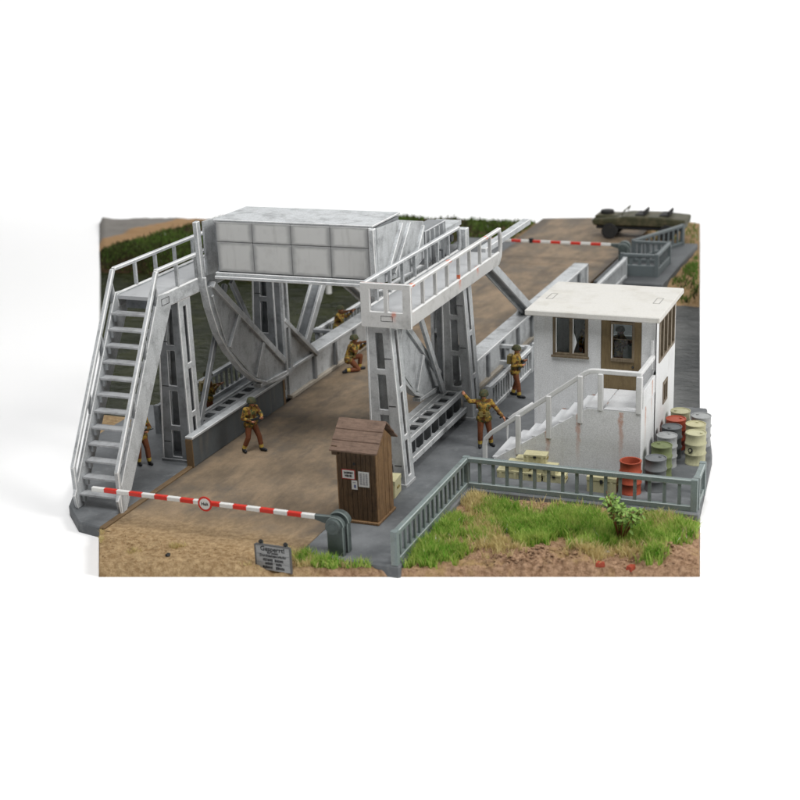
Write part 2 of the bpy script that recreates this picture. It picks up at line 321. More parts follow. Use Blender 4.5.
    def build(s, name, mats, parent=None, smooth=False, bevel=0.0, angle=None):
        org = ORG.get(parent.name, Vector((0, 0, 0))) if parent is not None else (0, 0, 0)
        me = s.mesh(name, org, smooth)
        for m in (mats if isinstance(mats, (list, tuple)) else [mats]): me.materials.append(m)
        if smooth and angle: me.set_sharp_from_angle(angle=angle)
        o = link(bpy.data.objects.new(name, me), parent)
        if bevel:
            b = o.modifiers.new('bevel', 'BEVEL'); b.width = bevel * 1.25; b.segments = 1; b.limit_method = 'ANGLE'; b.angle_limit = .7
            e = EDGE.get(me.materials[0].name)
            if e and len(me.materials) == 1: me.materials.append(e); b.material = 1
        return o
def inst(name, me, loc, parent, rot=None):
    o = link(bpy.data.objects.new(name, me), parent); o.location = Vector(loc) - ORG.get(parent.name, Vector((0, 0, 0)))
    if rot: o.rotation_euler = rot
    return o
def meshof(mb, name, mats, smooth=False):
    me = mb.mesh(name, (0, 0, 0), smooth)
    for m in (mats if isinstance(mats, (list, tuple)) else [mats]): me.materials.append(m)
    return me
def text_mesh(txt, size, mat, bold=0.0):
    cu = bpy.data.curves.new('t', 'FONT'); cu.body = txt; cu.size = size; cu.align_x = 'CENTER'; cu.align_y = 'CENTER'; cu.extrude = .002; cu.offset = bold
    o = bpy.data.objects.new('t', cu); COL.objects.link(o); dg = bpy.context.evaluated_depsgraph_get(); dg.update()
    me = bpy.data.meshes.new_from_object(o.evaluated_get(dg)); bpy.data.objects.remove(o); bpy.data.curves.remove(cu)
    me.materials.clear(); me.materials.append(mat); return me
def scribble(width, h, mat, words=2, seed=0):
    """a line of print too small to read: a row of short uneven strokes with word gaps"""
    r = random.Random(seed); mb = MB(); x = -width / 2; gap_at = [width * (k + 1) / words - width / 2 for k in range(words - 1)]
    while x < width / 2:
        w = h * r.uniform(.22, .5)
        if not any(abs(x - g) < h * .5 for g in gap_at):
            a = h * r.uniform(.32, .5); b = h * r.uniform(.28, .5); mb.box(x, min(x + w, width / 2), -a, b, 0, .003)
        x += w + h * .10
    return meshof(mb, 'print', mat)
FRONT = (math.radians(90), 0, 0)

# ------------------------------------------------------------------ the setting
CORN = dict(nl=(-3.05, -3.7), nr=(11.04, .67), fl=(-29.7, 37.0), fr=(3.49, 43.4))
def lx(y): t = (y + 3.7) / 40.7; return -3.05 - 26.65 * t
def rx(y): t = (y - .67) / 42.73; return 11.04 - 7.55 * t
ZR = -.30
mb = MB()
inn = [(*CORN['nl'], ZR), (*CORN['nr'], ZR), (*CORN['fr'], ZR), (*CORN['fl'], ZR)]
out = [(-260, -90, ZR), (260, -90, ZR), (260, 95, ZR), (-260, 95, ZR)]
mb.add(inn + out, [(4, 5, 1, 0), (5, 6, 2, 1), (6, 7, 3, 2), (7, 4, 0, 3)])
low = [(x, y, -2.2) for x, y, z in inn]
mb.add(inn + low, [(0, 1, 5, 4), (1, 2, 6, 5), (2, 3, 7, 6), (3, 0, 4, 7), (4, 5, 6, 7)])
prof = [(95 + 22 * math.sin(a), ZR + 22 - 22 * math.cos(a)) for a in [k * math.pi / 2 / 10 for k in range(11)]] + [(117, 120)]
mb.add([(x, y, z) for y, z in prof for x in (-260, 260)], [(2 * i, 2 * i + 1, 2 * i + 3, 2 * i + 2) for i in range(len(prof) - 1)])
o = mb.build('backdrop', SWEEP, smooth=True, angle=math.radians(40)); props(o, kind='structure')

def fbm(x, y, s, o=4):
    return mnoise.fractal(Vector((x * s, y * s, 3.7)), .9, 2.1, o, noise_basis='PERLIN_ORIGINAL')
def patch(name, c, nu, nv, zf, mat):
    vs = []; fs = []
    for j in range(nv + 1):
        for i in range(nu + 1):
            u, v = i / nu, j / nv
            x = (c[0][0] * (1 - u) + c[1][0] * u) * (1 - v) + (c[3][0] * (1 - u) + c[2][0] * u) * v
            y = (c[0][1] * (1 - u) + c[1][1] * u) * (1 - v) + (c[3][1] * (1 - u) + c[2][1] * u) * v
            vs.append((x, y, zf(x, y) if 0 < i < nu and 0 < j < nv else min(ZR - .05, zf(x, y))))
    w = nu + 1
    fs = [(j * w + i, j * w + i + 1, (j + 1) * w + i + 1, (j + 1) * w + i) for j in range(nv) for i in range(nu)]
    me = bpy.data.meshes.new(name); me.from_pydata(vs, [], fs); me.shade_smooth(); me.materials.append(mat)
    return props(link(bpy.data.objects.new(name, me)), kind='structure')
def sm(a, b, x): t = max(0, min(1, (x - a) / (b - a))); return t * t * (3 - 2 * t)
def near_z(x, y):
    m = sm(1.2, 3.0, x)                       # 0 on the road side, 1 on the grassy side
    z = -.01 + .05 * sm(-1.75, -2.5, y) + .03 * fbm(x, y, 1.5) + .03 * fbm(x, y, 6)
    g = -.13 + .11 * fbm(x, y, .55) + .07 * fbm(x, y, 2.2) + .03 * fbm(x, y, 8)
    for cx, cy, r, h in ((7.5, .0, .9, .20), (6.4, -.5, .8, .16), (10.0, 1.2, .7, .22), (4.5, -.2, 1.2, .10), (8.2, .4, .6, .08)):
        g += h * math.exp(-((x - cx) ** 2 + (y - cy) ** 2) / r ** 2) * (1 + .8 * fbm(x, y, 3.5) + .5 * abs(fbm(x, y, 7)))
    z = z * (1 - m) + g * m
    z -= .27 * math.exp(-(((x - 1.1) / .55) ** 2 + ((y + 2.3) / .32) ** 2))
    if y > -1.55 and -4.3 < x < 4.1: z = min(z, -.05)
    if x < -4.0 and y > -1.9: z = min(z, -.03)
    if x < 4.15 and y > -1.5: z = min(z, -.09)
    if y > 3.7: z = min(z, -.09)
    if x < -4 and y > 6.5: z -= 1.6 * sm(6.5, 9.5, y)
    if y > 10: z -= 1.6 * sm(10.2, 11.6, y)
    return z
patch('ground', [CORN['nl'], CORN['nr'], (rx(12.6), 12.6), (lx(12.6), 12.6)], 330, 260, near_z, EARTH)
def far_z(x, y):
    b = sm(27.6, 29.9, y + .5 * fbm(x, y, .35))
    z = -1.35 + b * 1.12 + .10 * fbm(x, y, .5) * b + .05 * fbm(x, y, 2.0) * b
    if x < -6: z += .25 * sm(29, 36, y) * sm(-6, -12, x)
    if -5.2 < x < 5.3 and y > 28.0: z = min(z, -.06) if not (x > 4.6) else z
    return z
patch('far_bank', [(lx(26.6), 26.6), (rx(26.6), 26.6), CORN['fr'], CORN['fl']], 150, 90, far_z, EARTHF)
mb = MB(); mb.add([(lx(7.0), 7.0, -.95), (rx(7.0), 7.0, -.95), (rx(30.5), 30.5, -.95), (lx(30.5), 30.5, -.95)], [(0, 1, 2, 3)])
props(mb.build('water', WATER), kind='structure')
# road: near approach, deck and far approach in one strip
mb = MB(); ys = [-1.95 + k * .15 for k in range(8)] + [0, 9, 18, 28, 36, 43.0]
L = []; Rr = []
for y in ys:
    L.append((-4.14, y, 0.0)); Rr.append((1.5 if y < 10 else 1.3, y, 0.0))
fl = [(x, -1.72 if x < -3.75 or x > .15 else -2.35, -.012) for x in [-4.16 + k * .14 for k in range(41)]]
mb2 = MB(); n = len(fl)
mb2.add(fl + [(x, 10, -.002) for x, y, z in fl], [(i, i + 1, n + i + 1, n + i) for i in range(n - 1)])
mb2.add([(-4.16, 10, 0), (1.44, 10, 0), (1.44, 29, 0), (-4.16, 29, 0), (1.5, 43.2, 0), (-4.6, 41.6, 0)], [(0, 1, 2, 3), (3, 2, 4, 5)])
mb2.add([(-4.16, 9.0, -.32), (1.44, 9.0, -.32), (1.44, 28.5, -.32), (-4.16, 28.5, -.32)], [(3, 2, 1, 0)])
props(mb2.build('road', ROAD), kind='structure')
def slab(name, poly, z0, z1, mat, bevel=.03):
    return props(MB().prism(poly, 2, z0, z1).build(name, mat, bevel=bevel), kind='structure')
slab('pavement', [(1.44, -1.55), (4.16, -1.55), (4.16, 3.72), (10.46, 3.72), (10.05, 8.2), (9.2, 12.3), (6, 12.3), (6, 15), (2.62, 15), (2.62, 10.05), (1.44, 10.05)], -1.2, .012, PAVE)
slab('pavement', [(-6.9, 1.2), (-6.05, -.55), (-5.15, -1.45), (-4.34, -1.62), (-4.34, 8.2), (-4.95, 10.1), (-5.0, 14.5), (-6.9, 14.5), (-6.9, 8.2), (-8.6, 7.8), (-8.6, 4.6)], -1.2, .012, PAVE)
slab('kerb', [(-4.34, -1.66), (-4.17, -1.66), (-4.17, 3.04), (-4.34, 3.04)], -.4, .045, KERBM, .02)
slab('pavement', [(1.52, 28.2), (4.55, 28.2), (4.55, 36.8), (1.52, 36.8)], -1.3, .012, PAVEF)
slab('pavement', [(-7.2, 28.2), (-4.2, 28.2), (-4.2, 36.0), (-7.2, 36.0)], -1.3, .012, PAVEF)

# ------------------------------------------------------------------ lifting bridge leaf
CX = -1.445                        # centre line: right half mirrors the left
def mir(x): return 2 * CX - x
LB = thing('lifting_bridge', (CX, 12, 0), 'white rolling lift bridge leaf with panelled counterweight hung above the brown road', 'bridge')
# counterweight
mb = MB().box(-3.66, 1.22, 4.52, 6.5, 5.52, 7.0)
cw = mb.build('counterweight', GREYW, LB)
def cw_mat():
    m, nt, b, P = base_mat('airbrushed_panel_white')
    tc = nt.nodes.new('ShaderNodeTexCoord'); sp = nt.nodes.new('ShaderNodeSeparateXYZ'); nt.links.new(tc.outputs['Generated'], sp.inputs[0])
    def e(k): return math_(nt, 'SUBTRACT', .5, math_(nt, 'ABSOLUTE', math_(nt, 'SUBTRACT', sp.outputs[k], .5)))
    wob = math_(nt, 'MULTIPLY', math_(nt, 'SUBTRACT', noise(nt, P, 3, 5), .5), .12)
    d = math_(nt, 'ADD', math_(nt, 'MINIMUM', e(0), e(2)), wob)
    c = mix(nt, ramp(nt, d, .0, .15), c4((.28, .285, .285)), c4((.52, .525, .515)))   # airbrushed paint shading darkens each panel towards its joints
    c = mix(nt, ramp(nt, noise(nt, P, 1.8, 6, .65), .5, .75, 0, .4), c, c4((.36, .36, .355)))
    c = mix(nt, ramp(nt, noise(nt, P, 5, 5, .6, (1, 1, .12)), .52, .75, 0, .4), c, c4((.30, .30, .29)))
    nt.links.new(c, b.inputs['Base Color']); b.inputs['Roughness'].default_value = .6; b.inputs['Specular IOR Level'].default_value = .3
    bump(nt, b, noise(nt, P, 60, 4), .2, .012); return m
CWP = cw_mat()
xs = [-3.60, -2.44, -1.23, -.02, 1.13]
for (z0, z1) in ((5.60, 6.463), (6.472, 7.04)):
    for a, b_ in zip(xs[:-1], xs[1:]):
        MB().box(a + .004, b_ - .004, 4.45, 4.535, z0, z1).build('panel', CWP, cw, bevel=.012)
MB().box(1.14, 1.22, 4.44, 4.54, 5.60, 7.04).build('edge_strip', WHITE, cw, bevel=.01)
MB().box(-3.72, 1.30, 4.38, 4.62, 5.38, 5.475).build('bottom_rail', WHITE, cw, bevel=.015)
MB().box(-3.70, 1.28, 4.42, 4.60, 5.48, 5.575).build('bottom_rail', WHITE, cw, bevel=.012)
MB().box(-3.66, 1.22, 4.7, 7.3, 5.36, 5.50).build('bottom_plate', GREYW, cw)
MB().box(-3.7, 1.26, 4.5, 6.55, 7.045, 7.10).build('top_plate', WHITE, cw, bevel=.01)
# rolling segments, posts and arms, both sides
RIM = [(4.36, 5.40), (4.38, 5.15), (4.55, 4.45), (4.92, 3.55), (5.42, 2.85), (6.2, 2.05), (7.0, 1.45), (7.85, 1.08), (8.8, .97), (9.28, .97)]
def leaf_side(side):
    X = (lambda x: x) if side < 0 else mir
    def bx(mb, x0, x1, *a): a0, a1 = sorted((X(x0), X(x1))); return mb.box(a0, a1, *a)
    # web plate (open above the long diagonal)
    web = [(4.44, 5.05), (4.60, 4.5), (4.97, 3.65), (5.47, 2.95), (6.25, 2.13), (7.03, 1.53), (7.87, 1.15), (8.8, 1.03), (9.2, 1.03), (9.2, 1.5), (4.95, 5.05)]
    a0, a1 = sorted((X(-4.20), X(-4.13)))
    seg = MB().prism(web, 0, a0, a1).build('rolling_segment', WHITE, LB, bevel=.008)
    # curved rim flange
    mb = MB(); n = len(RIM); xa, xb = X(-4.27), X(-4.02); vs = []
    for k, (y, z) in enumerate(RIM):
        p = Vector(RIM[max(k - 1, 0)]); q = Vector(RIM[min(k + 1, n - 1)]); t = (q - p).normalized(); nrm = Vector((-t.y, t.x)) * -1
        nrm = Vector((t.y, -t.x)) * -1
        for x, s in ((xa, 0), (xb, 0), (xb, 1), (xa, 1)): vs.append((x, y + nrm.x * .085 * s, z + nrm.y * .085 * s))
    fs = [(4 * k + i, 4 * k + (i + 1) % 4, 4 * k + 4 + (i + 1) % 4, 4 * k + 4 + i) for k in range(n - 1) for i in range(4)] + [(0, 1, 2, 3), (4 * n - 1, 4 * n - 2, 4 * n - 3, 4 * n - 4)]
    mb.add(vs, fs).build('rim', WHITE, seg, bevel=.012)
    def st(p, q, w=.17, d=.27):
        MB().beam((X(-4.16), *p), (X(-4.16), *q), d, w).build('stiffener', WHITE, seg, bevel=.01)
    st((4.9, 5.08), (9.15, 1.48), .19, .27); st((6.30, 3.78), (5.62, 2.93)); st((7.75, 2.50), (7.15, 1.52)); st((7.3, 1.2), (9.2, 1.09), .12)
    st((4.86, 4.75), (5.5, 3.05), .10, .16); st((5.56, 3.0), (7.1, 1.55), .10, .16)
    # slotted post where the segment meets the parapet girder
    vsl = [0, .04, .36, .41, .94, 1]
    q = [(X(-4.05), 9.22, .95), (X(-4.05), 9.66, .95), (X(-4.05), 9.66, 5.4), (X(-4.05), 9.22, 5.4)]
    post = MB().plate(q, (-.09 * -side * -1 if side > 0 else -.09, 0, 0), [0, .3, .72, 1], vsl, {(1, 1), (1, 3)}).build('post', WHITE, LB)
    bx(MB(), -4.33, -4.145, 9.24, 9.34, .96, 5.38).build('flange', GREYW, post); bx(MB(), -4.33, -4.145, 9.54, 9.64, .96, 5.38).build('flange', GREYW, post)
    # gusset triangle beyond the post
    a0, a1 = sorted((X(-4.30), X(-4.22)))
    gs = MB().prism([(9.7, 1.05), (11.45, 1.05), (9.7, 2.65)], 0, a0, a1).build('gusset', WHITE, LB)
    MB().beam((X(-4.2), 9.3, 2.85), (X(-4.2), 11.7, .98), .34, .14).build('edge_bar', WHITE, gs, bevel=.01)
    # inverted V of the side truss
    for p, q in ((((11.0, 1.45), (13.35, 3.95)), ((13.2, 3.98), (17.9, 1.02))) if side < 0 else (((13.35, 4.1), (18.7, .98)),)):
        mbt = MB(); dx = .2
        for s in (-1, 1): mbt.beam((X(-4.4) + s * dx, *p), (X(-4.4) + s * dx, *q), .10, .30)
        arm = mbt.build('truss_arm', WHITE, LB, bevel=.012)
        MB().beam((X(-4.4), *p), (X(-4.4), *q), .30, .14).build('web_plate', GREYW, arm)
    MB().prism([(17.9, 1.10), (18.9, 1.10), (18.2, 1.6)], 0, X(-4.12), X(-4.06)).build('bracket', WHITE, LB)
    # parapet girder: wide top flange, recessed panels between stiffeners
    X0 = X; X = X0 if side < 0 else (lambda x: mir(x) - .22)
    par = bx(MB(), -4.62, -4.24, 9.7, 26.8, .12, .98).build('parapet_girder', WHITE, LB)
    bx(MB(), -4.74, -4.12, 9.65, 26.9, .985, 1.10).build('top_flange', WHITE, par, bevel=.015)
    bx(MB(), -4.76, -4.12, 9.65, 26.85, .004, .13).build('bottom_flange', surf('tan_stained_white', (.42, .38, .32), (.22, .18, .13), 1.5, .45, .75, .7), par, bevel=.012)
    rib = MB(); bx(rib, -4.235 + 0, -4.13, -.08, .08, 0, .85); rm = meshof(rib, 'stiffener', GREYW)
    rib2 = MB(); bx(rib2, -4.72, -4.625, -.09, .09, 0, .85); rm2 = meshof(rib2, 'stiffener', GREYW)
    y = 11.6
    while y < 26.4:
        inst('stiffener', rm, (0, y, .132), par); inst('stiffener', rm2, (0, y, .132), par); y += 1.75
    bx(MB(), -4.74, -4.12, 26.80, 26.92, .004, 1.10).build('end_plate', WHITE, par, bevel=.015)
    # footway outside the girder with its railing
    X = X0; fw = bx(MB(), -5.75, -4.77, 14.75, 28.1, -.12, .02).build('footway', FOOT, LB)
    fence_run(LB, (X(-5.62), 15.0), (X(-5.62), 29.0), .02, .92, WHITE, spacing=.30, part=True)
def baluster_mesh(h, mat, w=.075, d=.06):
    return meshof(MB().box(-w / 2, w / 2, -d / 2, d / 2, 0, h), 'baluster', mat)
def fence_run(root, p, q, z, h, mat, spacing=.32, part=False, top=.14, post_ends=(True, True), solid=0.0, bw=.075):
    """railing between two points: top rail, bottom rail, end posts and one object per baluster"""
    p = Vector((*p, 0)); q = Vector((*q, 0)); d = (q - p); Ln = d.length; d.normalize(); ang = math.atan2(d.y, d.x); nrm = (-d.y, d.x, 0)
    holder = root
    r = MB().beam(p + Vector((0, 0, z + h - top / 2)), q + Vector((0, 0, z + h - top / 2)), .15, top, nrm).build('railing' if part else 'top_rail', mat, root, bevel=.015)
    if part: holder = r
    bh = .15 + solid
    MB().beam(p + Vector((0, 0, z + bh / 2)), q + Vector((0, 0, z + bh / 2)), .13, bh, nrm).build('bottom_rail', mat, holder, bevel=.012)
    me = baluster_mesh(h - top - bh, mat, bw)
    n = max(2, round(Ln / spacing))
    for k in range(1, n):
        inst('baluster', me, p + d * (Ln * k / n) + Vector((0, 0, z + bh)), holder, (0, 0, ang))
    for e, c in zip(post_ends, (p, q)):
        if e: inst('post', meshof(MB().box(-.085, .085, -.085, .085, 0, h + .01), 'post', mat), c + Vector((0, 0, z)), holder, (0, 0, ang))
leaf_side(-1); leaf_side(1)
# cross beams under the deck
for y in (12.5, 16, 19.5, 23, 26.5): MB().box(-4.1, 1.2, y - .15, y + .15, -.7, -.325).build('cross_beam', GREYW, LB)
for x in (-4.45, 1.56): MB().box(x - .15, x + .15, 9.7, 27.6, -.75, .0).build('main_beam', GREYW, LB)
# counterweight end frames seen right of the panels: plate, bars, drums and top chord
for X, sgn in ((1.26, 1), (mir(1.26), -1)):
    ef = MB().prism([(4.7, 5.4), (7.4, 5.2), (8.3, 5.4), (8.3, 6.5), (6.4, 6.9), (4.7, 6.98)], 0, X - .03, X + .03).build('end_frame', WHITE, LB)
    MB().beam((X + .03 * sgn, 4.46, 5.3), (X + .03 * sgn, 4.38, 7.04), .14, .2).build('edge_bar', WHITE, ef, bevel=.012)
    for p, q in (((5.2, 5.6), (6.4, 6.8)), ((5.7, 5.5), (7.0, 6.7)), ((7.2, 5.4), (8.1, 6.4))):
        MB().beam((X + .09 * sgn, *p), (X + .09 * sgn, *q), .12, .10).build('brace', WHITE, ef, bevel=.01)
    hb = MB(); hb.box(min(X, X - .6 * sgn), max(X, X - .6 * sgn), 8.55, 10.3, 5.1, 6.15).build('machinery_box', GREYW, LB, bevel=.02)
    for y in (8.8, 9.2, 9.6, 10.0): MB().box(X - .02, X + .04, y, y + .05, 5.2, 6.1).build('rib', WHITE, LB)
    if sgn > 0:
        MB().beam((X + .2, 13.2, 4.55), (X + .2, 18.4, 4.55), .3, .2).build('top_chord', WHITE, LB, bevel=.015)
        MB().box(X + .05, X + .35, 11.2, 11.5, 5.0, 5.7).build('link_arm', WHITE, LB, bevel=.015)
for y, r in ((10.75, .30), (11.35, .22)):
    MB().lathe([(0, .55), (r, .55), (r, 1.0), (r * .5, 1.02), (r * .5, 1.1), (0, 1.1)], (0, y, 5.35), 0, 20).build('winding_drum', GREYW, LB, smooth=True, angle=.6)
MB().box(.4, 1.25, 10.3, 11.8, 4.95, 5.05).build('machinery_shelf', GREYW, LB)
MB().box(.4, 1.25, 10.3, 11.8, 5.72, 5.86).build('machinery_shelf', WHITE, LB)

# ------------------------------------------------------------------ towers: slotted legs, track girders, walkways
def tower(side, ztop, label):
    X = (lambda x: x) if side < 0 else mir
    T = thing('bridge_tower', (X(-4.84), 6.6, 0), label, 'bridge tower', 'bridge towers')
    def bx(mb, x0, x1, *a): a0, a1 = sorted((X(x0), X(x1))); return mb.box(a0, a1, *a)
    sd = 1 if side < 0 else -1
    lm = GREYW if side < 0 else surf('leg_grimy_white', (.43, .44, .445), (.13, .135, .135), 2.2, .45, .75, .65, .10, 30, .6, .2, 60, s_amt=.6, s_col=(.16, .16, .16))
    for y0, y1 in ((3.3, 3.95), (9.2, 9.9)):
        zt = ztop - .02; ob, ot, inn_ = -5.34, -5.05, -4.345
        vs = [0, .035, .20, .235, .45, .485, .70, .735, .955, 1]; hs = {(1, j) for j in (1, 3, 5, 7)}
        mb = MB()
        for y, t in ((y0, .07), (y1, -.07)):
            mb.plate([(X(ob), y, 0), (X(inn_), y, 0), (X(inn_), y, zt), (X(ot), y, zt)], (0, t, 0), [0, .36, .66, 1], vs, hs)
        lg = mb.build('tower_leg', lm, T, bevel=.012)
        vs2 = [0, .06, .28, .315, .58, .615, .96, 1]; hs2 = {(1, j) for j in (1, 3, 5)}
        for xb, xt, t in ((inn_ + .012, inn_ + .012, -.06), (ob - .012, ot - .012, .06)):
            MB().plate([(X(xb), y0 - .012, 0), (X(xb), y1 + .012, 0), (X(xt), y1 + .012, zt), (X(xt), y0 - .012, zt)], (t * sd, 0, 0), [0, .36, .64, 1], vs2, hs2).build('side_plate', WHITE, lg, bevel=.012)
        bx(MB(), ob - .03, inn_ + .03, y0 - .03, y1 + .03, 0, .10).build('foot_plate', lm, lg, bevel=.01)
        # engraved joint lines on the front plate
        for zz in (.62, 2.35, 3.7):
            bx(MB(), ob + .07 + (zz / 4.7) * .29, ob + .28 + (zz / 4.7) * .29, y0 - .004, y0 + .01, zz, zz + .025).build('joint_mark', BLACK, lg)
    # track girder beside the road: side wall, slotted top, open outer side with ribs
    g = bx(MB(), -4.33, -4.14, 3.05, 9.15, .0, .86).build('track_girder', GIRD, T, bevel=.012)
    bx(MB(), -4.36, -4.10, 3.03, 9.18, .865, .95).build('top_edge', WHITE, g, bevel=.012)
    bx(MB(), -4.345, -4.125, 3.0, 3.045, .0, .86).build('end_plate', KERBM, g); bx(MB(), -4.345, -4.125, 9.02, 9.16, .0, .858).build('end_plate', KERBM, g)
    us = [0, .2, .72, 1]; vs = [0]
    for k in range(8): vs += [(k + .22) / 8, (k + .9) / 8]
    vs += [1]; hs = {(1, 1 + 2 * k) for k in range(8)}
    for zz, xo, nm in ((.87, -4.93, 'top_ladder_plate'), (.34, -5.06, 'lower_ladder_plate')):
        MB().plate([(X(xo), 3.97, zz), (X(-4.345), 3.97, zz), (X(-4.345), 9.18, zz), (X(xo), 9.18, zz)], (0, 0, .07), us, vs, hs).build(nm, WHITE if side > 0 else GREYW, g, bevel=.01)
        bx(MB(), xo - .05, xo + .03, 3.97, 9.18, zz - .07, zz + .11).build('ladder_edge', WHITE, g, bevel=.012)
    rib = MB(); bx(rib, -4.9, -4.36, -.04, .04, 0, .85); rm = meshof(rib, 'rib', GREYW)
    for k in range(1, 9): inst('rib', rm, (0, 3.97 + 5.2 * (k - .06) / 8, .02), g)
    # inverted V brace
    for p, q in (((4.0, .95), (6.2, 4.75)), ((6.6, 4.75), (8.95, .95))):
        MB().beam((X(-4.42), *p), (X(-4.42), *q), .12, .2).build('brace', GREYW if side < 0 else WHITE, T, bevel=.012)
    # walkway
    x0, x1 = -5.72, -4.262; ya = 2.2 if side < 0 else 3.22; yb = 11.0; zr = ztop + 1.17; zf = ztop + .36
    xm = WHITE_R if side > 0 else WHITE
    fl = bx(MB(), x0 + .05, x1 - .05, ya + .02, yb - .05, zf - .10, zf).build('walkway_floor', surf('walkway_deck', (.40, .41, .42), (.26, .265, .27), 1.6, .5, .8, .6), T)
    bx(MB(), x0 + .3, x1 - .3, ya + .1, yb - .2, ztop, zf - .11).build('joist', GREYW, fl)
    for xx, nm in ((x0, 'outer_rail'), (x1, 'inner_rail')):
        a = xx if xx == x0 else xx - .10; m = xm if xx == x0 else WHITE
        rail = bx(MB(), a - .02, a + .12, ya, yb, zr - .10, zr).build(nm, m, T, bevel=.02)
        fz = bx(MB(), a, a + .10, ya, yb - .1, ztop, zf + .08).build('fascia', m, rail, bevel=.03)
        pm = MB(); bx(pm, a + .005, a + .095, -.04, .04, 0, zr - .10 - (zf + .08)); pme = meshof(pm, 'post', m)
        npost = 8
        for k in range(1, npost): inst('post', pme, (0, ya + (yb - ya) * k / npost, zf + .08), rail)
        # rounded far end of the rail
        pts = [(X(a + .05), yb - .06, zr - .05), (X(a + .05), yb + .06, zr - .22), (X(a + .05), yb + .10, zr - .6), (X(a + .05), yb + .02, zf - .1), (X(a + .05), yb - .2, ztop + .06)]
        MB().tube(pts, .07, 8).build('end_curve', m, rail, smooth=True)
    if side > 0:      # slotted front panel
        zz = lambda z: (z - ztop) / (zr + .005 - ztop)
        q = [(X(x1), ya - .05, ztop - .04), (X(x0), ya - .05, ztop - .04), (X(x0), ya - .05, zr + .01), (X(x1), ya - .05, zr + .01)]
        fp = MB().plate(q, (0, .09, 0), [0, .19, .46, .55, .83, 1], [0, .36, .87, 1], {(1, 1), (3, 1)}).build('front_panel', WHITE_R, T, bevel=.012)
        for a in (1.95, 2.28): MB().box(a, a + .012, ya - .054, ya - .045, ztop + .14, ztop + .28).build('joint_mark', BLACK, fp)
        for a in (ztop + .14, ztop + .28): MB().box(1.95, 2.29, ya - .054, ya - .045, a, a + .012).build('joint_mark', BLACK, fp)
    else:             # steep stairs down to the pavement
        y1_, z1_ = 2.2, zf; y0_, z0_ = -.62, .012; n = 13
        for xx in (x0 + .04, x1 - .04):
            poly = [(y1_ + .55, z1_ + .05), (y1_ + .02, z1_ + .07), (-.80, .10 + .92 * 0 + .25), (-.80, .012), (-.50, .012), (y1_ + .55, ztop - .05)]
            poly = [(2.75, z1_ + .05), (2.14, z1_ + .10), (-.78, .42), (-.70, .012), (-.42, .012), (2.75, ztop - .02)]
            sg = MB().prism(poly, 0, X(xx) - .05, X(xx) + .05).build('stair_stringer', WHITE, T, bevel=.012)
        tm = meshof(MB().box(x0 + .095, x1 - .095, -.16, .16, -.05, 0), 'stair_tread', surf('tread_worn_grey', (.40, .41, .42), (.18, .18, .185), 3, .42, .72, .7)); rm = meshof(MB().box(x0 + .45, x1 - .45, -.02, .02, -.30, 0), 'riser', GREYW)
        cl = meshof(MB().box(-.045, .045, -.05, .05, -.26, -.055), 'tread_bracket', WHITE)
        for k in range(1, n):
            t = k / n; yy = y0_ + (y1_ - y0_) * t - .02; zz = z0_ + (z1_ - z0_) * t
            tr = inst('stair_tread', tm, (0, yy, zz), T); tr.location.x = -ORG[T.name].x
            ORG[tr.name] = Vector((ORG[T.name].x, 0, 0)); 
            b_ = inst('tread_bracket', cl, (0, 0, 0), tr); b_.location = (x0 + .145 , -.02, 0)
            b_ = inst('tread_bracket', cl, (0, 0, 0), tr); b_.location = (x1 - .145, -.02, 0)
        for xx, nm in ((x0 + .03, 'stair_handrail'), (x1 - .03, 'stair_handrail')):
            hr = MB().beam((xx, 2.2, zr - .06), (xx, -.66, 1.16), .13, .13).build(nm, WHITE, T, bevel=.02)
            MB().beam((xx, -.64, 1.2), (xx, -.62, .02), .13, .12).build('newel_post', WHITE, hr, bevel=.015)
            for t in (.06, .33, .62):
                yy = 2.2 - 2.86 * t; zz = zr - .06 - (zr - 1.22) * t
                MB().beam((xx, yy, zz), (xx, yy + .22, zz - 1.05), .07, .09).build('rail_post', WHITE, hr)
                MB().beam((xx, yy, zz), (xx, yy - .02, zz - 1.0), .07, .07).build('rail_post', GREYW, hr)
        for a in (2.25, 2.65): MB().box(-4.236, -4.228, a, a + .012, ztop + .12, ztop + .30).build('joint_mark', BLACK, T)
        for a in (ztop + .12, ztop + .30): MB().box(-4.236, -4.228, 2.25, 2.66, a, a + .012).build('joint_mark', BLACK, T)
    return T
tower(-1, 4.95, 'white bridge tower with the steep staircase and slotted legs left of the road')
tower(1, 4.66, 'white bridge tower with slotted legs and rust streaked walkway right of the road')

# ------------------------------------------------------------------ railings on the banks
F = thing('fence', (4.03, 3.86, .012), 'grey green L-shaped railing along the grass in front of the guardhouse', 'fence')
fence_run(F, (4.03, -1.45), (4.03, 3.86), .012, .88, FENCEM, .335, bw=.085)
fence_run(F, (4.03, 3.86), (10.30, 3.90), .012, .88, FENCEM, .40, post_ends=(False, True), bw=.085)
fence_run(F, (10.32, 4.1), (10.28, 5.2), .012, .88, FENCEM, .40, bw=.085)
F = thing('fence', (2.68, 12, .012), 'pale slatted railing behind the waving soldier beside the dark opening', 'fence')
fence_run(F, (2.68, 10.0), (2.68, 14.6), .012, .90, WHITE, .27, bw=.09)
F = thing('fence', (1.9, 14.75, .02), 'short white cross railing at the footway end right of the road', 'fence')
fence_run(F, (1.42, 14.85), (2.52, 14.85), .02, .86, WHITE, .36, solid=.12, bw=.12)
F = thing('fence', (-6.72, 11, .012), 'grey slatted railing on the left bank behind the left tower', 'fence')
fence_run(F, (-6.72, 5.4), (-6.72, 14.4), .012, .92, GREYW, .34, bw=.10)
